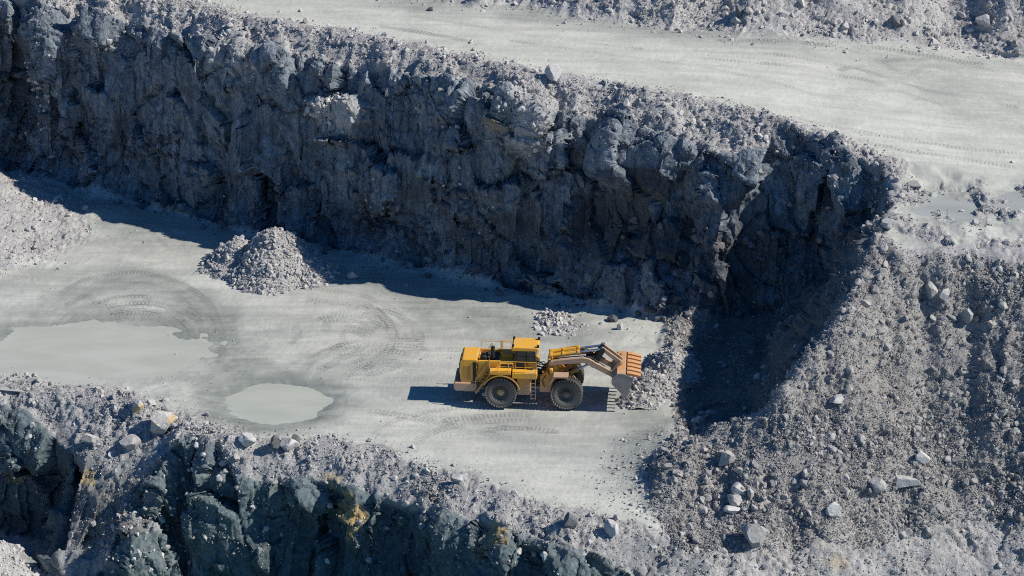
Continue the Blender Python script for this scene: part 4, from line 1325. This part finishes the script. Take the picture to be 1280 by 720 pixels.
for s_ in (-1, 1):
    hl = MB().box(1.35, 1.6, s_ * 1.35 - .18, s_ * 1.35 + .18, 3.1, 3.4, .03).cyl((1.45, s_ * 1.35, 2.95), (1.45, s_ * 1.35, 3.15), .04).build('headlight', M_YEL)
    MB().box(1.6, 1.625, s_ * 1.35 - .14, s_ * 1.35 + .14, 3.14, 3.36, .005).build('lens', M_LAMP, hl)

# lift arms and bucket linkage
for s_ in (-1, 1):
    y = s_ * .95
    arm = MB().prism([(1.2, 3.62), (1.3, 3.95), (1.7, 4.04), (4.2, 4.36), (4.7, 4.28), (5.4, 3.86), (6.95, 3.02), (7.05, 2.8), (6.85, 2.6), (6.5, 2.72), (5.0, 3.5), (4.4, 3.88), (1.7, 3.62)], y - .13, y + .13, .04)
    arm.cyl((1.42, y - .2, 3.82), (1.42, y + .2, 3.82), .2).cyl((6.82, y - .2, 2.8), (6.82, y + .2, 2.8), .22)
    am = arm.build('lift_arm', M_WORN)
    MB().tube([(1.6, y * .84, 4.12), (3.0, y * .84, 4.32), (4.3, y * .84, 4.46), (5.2, y * .84, 4.12), (6.1, y * .84, 3.5)], .045, 6).tube([(1.6, y * .76, 4.05), (3.0, y * .76, 4.26), (4.2, y * .76, 4.4), (5.0, y * .76, 4.1)], .045, 6).build('hose', M_BLK, am)
    lc = MB().cyl((1.9, y * .78, 2.1), (3.75, y * .78, 3.12), .17).cyl((3.7, y * .78, 3.09), (3.8, y * .78, 3.15), .2).cyl((1.9, y * .78 - .2, 2.1), (1.9, y * .78 + .2, 2.1), .17).build('lift_cylinder', M_YELD, smooth=True)
    MB().cyl((3.7, y * .78, 3.09), (4.75, y * .78, 3.68), .1).cyl((4.75, y * .78 - .15, 3.68), (4.75, y * .78 + .15, 3.68), .16).build('rod', M_CHR, lc, True)
    yt = s_ * .42
    tc = MB().cyl((1.4, yt, 4.22), (3.8, yt, 4.62), .2).cyl((3.7, yt, 4.6), (3.88, yt, 4.63), .25).cyl((2.4, yt, 4.4), (2.52, yt, 4.42), .24).cyl((1.4, yt - .2, 4.22), (1.4, yt + .2, 4.22), .2).tube([(2.0, yt, 4.5), (3.6, yt, 4.85)], .04).build('tilt_cylinder', M_YEL, smooth=True)
    MB().cyl((3.8, yt, 4.62), (5.85, yt, 4.96), .1).cyl((5.85, yt - .16, 4.96), (5.85, yt + .16, 4.96), .17).build('rod', M_CHR, tc, True)
    MB().prism([(4.85, 3.55), (5.4, 3.5), (6.1, 4.86), (6.02, 5.12), (5.76, 5.12), (5.6, 4.9)], yt - .24, yt - .14, .03).prism([(4.85, 3.55), (5.4, 3.5), (6.1, 4.86), (6.02, 5.12), (5.76, 5.12), (5.6, 4.9)], yt + .14, yt + .24, .03).build('tilt_lever', M_DARK)
    lk = MB().prism([(5.75, 4.86), (5.95, 5.1), (7.6, 3.86), (7.62, 3.6), (7.4, 3.5)], yt - .1, yt + .1, .03).build('bucket_link', M_WORN)
MB().cyl((5.12, -.95, 3.7), (5.12, .95, 3.7), .3, seg=24).box(4.4, 5.0, -.85, .85, 3.62, 3.95, .05).build('cross_tube', M_DARK)

prof = [(7.98, 1.28), (6.74, 2.58), (6.72, 2.85), (6.82, 3.16), (7.08, 3.42), (7.6, 3.53), (8.4, 3.44), (9.2, 3.26)]
inner = [(9.2, 3.20), (8.4, 3.37), (7.6, 3.45), (7.13, 3.35), (6.9, 3.1), (6.81, 2.84), (6.84, 2.6), (8.04, 1.32)]
bk = MB().prism(prof + inner, -2.42, 2.42, 0)
bk.build('bucket', M_WORN)
bk = [o for o in ROOT.children if o.name.startswith('bucket') and not o.name.startswith('bucket_link')][0]
for y in (-2.44, 2.37):
    MB().prism([(8.0, 1.24), (6.72, 2.56), (6.69, 2.85), (6.79, 3.18), (7.06, 3.45), (7.6, 3.56), (8.62, 3.2)], y, y + .08, .015).build('side_plate', M_STEEL, bk)
for k in range(6):
    y = -2.42 + k * .82
    MB().prism([(7.98, 3.50), (8.02, 3.60), (8.4, 3.565), (9.22, 3.37), (9.22, 3.24), (8.4, 3.44)], y + .10, y + .62, .025).build('wear_plate', M_ORG, bk)
MB().prism([(7.9, 3.48), (7.95, 3.53), (8.4, 3.48), (9.21, 3.285), (9.205, 3.255), (8.4, 3.43)], -2.41, 2.41, 0).build('spill_guard', M_RUST, bk)
MB().prism([(7.12, 3.46), (7.16, 3.56), (7.84, 3.58), (7.84, 3.51)], -2.38, 2.38, .02).build('back_plate', M_ORG, bk)
for y in (-.42, .42, -.95, .95):
    MB().prism([(6.6, 2.6), (6.75, 3.1), (7.1, 3.5), (7.6, 3.9), (7.4, 3.95), (6.95, 3.6), (6.55, 3.0)], y - .2, y - .12, .015).prism([(6.6, 2.6), (6.75, 3.1), (7.1, 3.5), (7.6, 3.9), (7.4, 3.95), (6.95, 3.6), (6.55, 3.0)], y + .12, y + .2, .015).build('hinge_lug', M_WORN, bk)
dx, dz_ = .69, -.725
for k in range(8):
    y = -2.28 + k * (4.56 / 7)
    t = MB(); bx, bz = 7.92, 1.36
    t.prism([(bx - .2 * dx + .07, bz - .2 * dz_ + .07), (bx - .2 * dx - .07, bz - .2 * dz_ - .07), (bx + .2 * dx - .06, bz + .2 * dz_ - .06), (bx + .56 * dx - .01, bz + .56 * dz_ - .01), (bx + .56 * dx + .02, bz + .56 * dz_ + .02), (bx + .2 * dx + .08, bz + .2 * dz_ + .08)], y - .1, y + .1, .015)
    t.build('tooth', M_STEEL, bk)

# wheels
def wheel(x, y, hubmat):
    s_ = -1 if y < 0 else 1
    c = (x, y, 1.38)
    h = MB().cyl((x, y + s_ * .18, 1.38), (x, y + s_ * .44, 1.38), .34, .28, 24)
    h.cyl((x, y + s_ * .44, 1.38), (x, y + s_ * .5, 1.38), .17, .15, 16)
    wo = h.build('wheel', hubmat, ROOT)
    r = MB().lathe([(.0, -.2 * s_), (.70, -.2 * s_), (.72, .3 * s_), (.80, .42 * s_), (.80, .46 * s_), (.70, .44 * s_), (.66, .3 * s_), (.5, .16 * s_), (.0, .2 * s_)], c, 40)
    for k in range(14):
        a = 2 * math.pi * k / 14
        r.cyl((x + .52 * math.cos(a), y + s_ * .15, 1.38 + .52 * math.sin(a)), (x + .52 * math.cos(a), y + s_ * .23, 1.38 + .52 * math.sin(a)), .035, seg=6)
    r.build('rim', M_RIM, wo, True)
    prof_ = [(.76, -.44), (.84, -.5), (1.05, -.54), (1.22, -.52), (1.32, -.46), (1.345, -.3), (1.35, 0), (1.345, .3), (1.32, .46), (1.22, .52), (1.05, .54), (.84, .5), (.76, .44)]
    t = MB().lathe(prof_, c, 64)
    for k in range(34):
        for side in (-1, 1):
            a = 2 * math.pi * (k + (.5 if side > 0 else 0)) / 34
            M = Matrix.Translation(c) @ Matrix.Rotation(-a, 4, 'Y') @ Matrix.Translation((1.35, side * .27, 0)) @ Matrix.Rotation(side * .35, 4, 'X')
            o = bmesh.ops.create_cube(t.bm, size=1, matrix=M @ Matrix.Diagonal((.11, .52, .15, 1)))
            M2 = Matrix.Translation(c) @ Matrix.Rotation(-a - .05 * side * 0, 4, 'Y') @ Matrix.Translation((1.24, side * .50, 0)) @ Matrix.Rotation(side * -.9, 4, 'Z')
            bmesh.ops.create_cube(t.bm, size=1, matrix=M2 @ Matrix.Diagonal((.05, .24, .13, 1)))
    t.build('tyre', M_RUB, wo)


wheel(-2.84, -1.76, M_YELD); wheel(2.84, -1.76, M_RIM); wheel(-2.84, 1.76, M_YELD); wheel(2.84, 1.76, M_RIM)


# ------------------------------------------------------------------ light
SUN_EL, SUN_AZ = R(40), R(-8)           # azimuth measured from +X towards +Y
sd = Vector((math.cos(SUN_EL) * math.cos(SUN_AZ), math.cos(SUN_EL) * math.sin(SUN_AZ), math.sin(SUN_EL)))
sl_ = bpy.data.lights.new('sun', 'SUN'); sl_.energy = 5.0; sl_.angle = R(.5); sl_.color = (1, .94, .825)
so = bpy.data.objects.new('sun', sl_); COL.objects.link(so)
so.rotation_euler = sd.to_track_quat('Z', 'Y').to_euler()
so.location = (60, 0, 80)
wd = bpy.data.worlds.new('World'); SC.world = wd; wd.use_nodes = True
nt = wd.node_tree
bg = nt.nodes['Background']
sky = nt.nodes.new('ShaderNodeTexSky'); sky.sky_type = 'NISHITA'; sky.sun_disc = False
sky.sun_elevation = SUN_EL
sky.sun_rotation = math.pi / 2 - SUN_AZ
sky.ozone_density = 3.0; sky.dust_density = .3; sky.air_density = 1.0
tint = nt.nodes.new('ShaderNodeMix'); tint.data_type = 'RGBA'; tint.blend_type = 'MULTIPLY'; tint.inputs[0].default_value = 1
tint.inputs[7].default_value = (.38, .95, 1.45, 1)
nt.links.new(sky.outputs[0], tint.inputs[6]); nt.links.new(tint.outputs[2], bg.inputs[0]); bg.inputs[1].default_value = .055
SC.view_settings.view_transform = 'Standard'; SC.view_settings.look = 'None'; SC.view_settings.exposure = 0; SC.view_settings.gamma = 1
SC.cycles.use_denoising = False; SC.cycles.filter_width = 1.05
SC.cycles.max_bounces = 5; SC.cycles.diffuse_bounces = 3
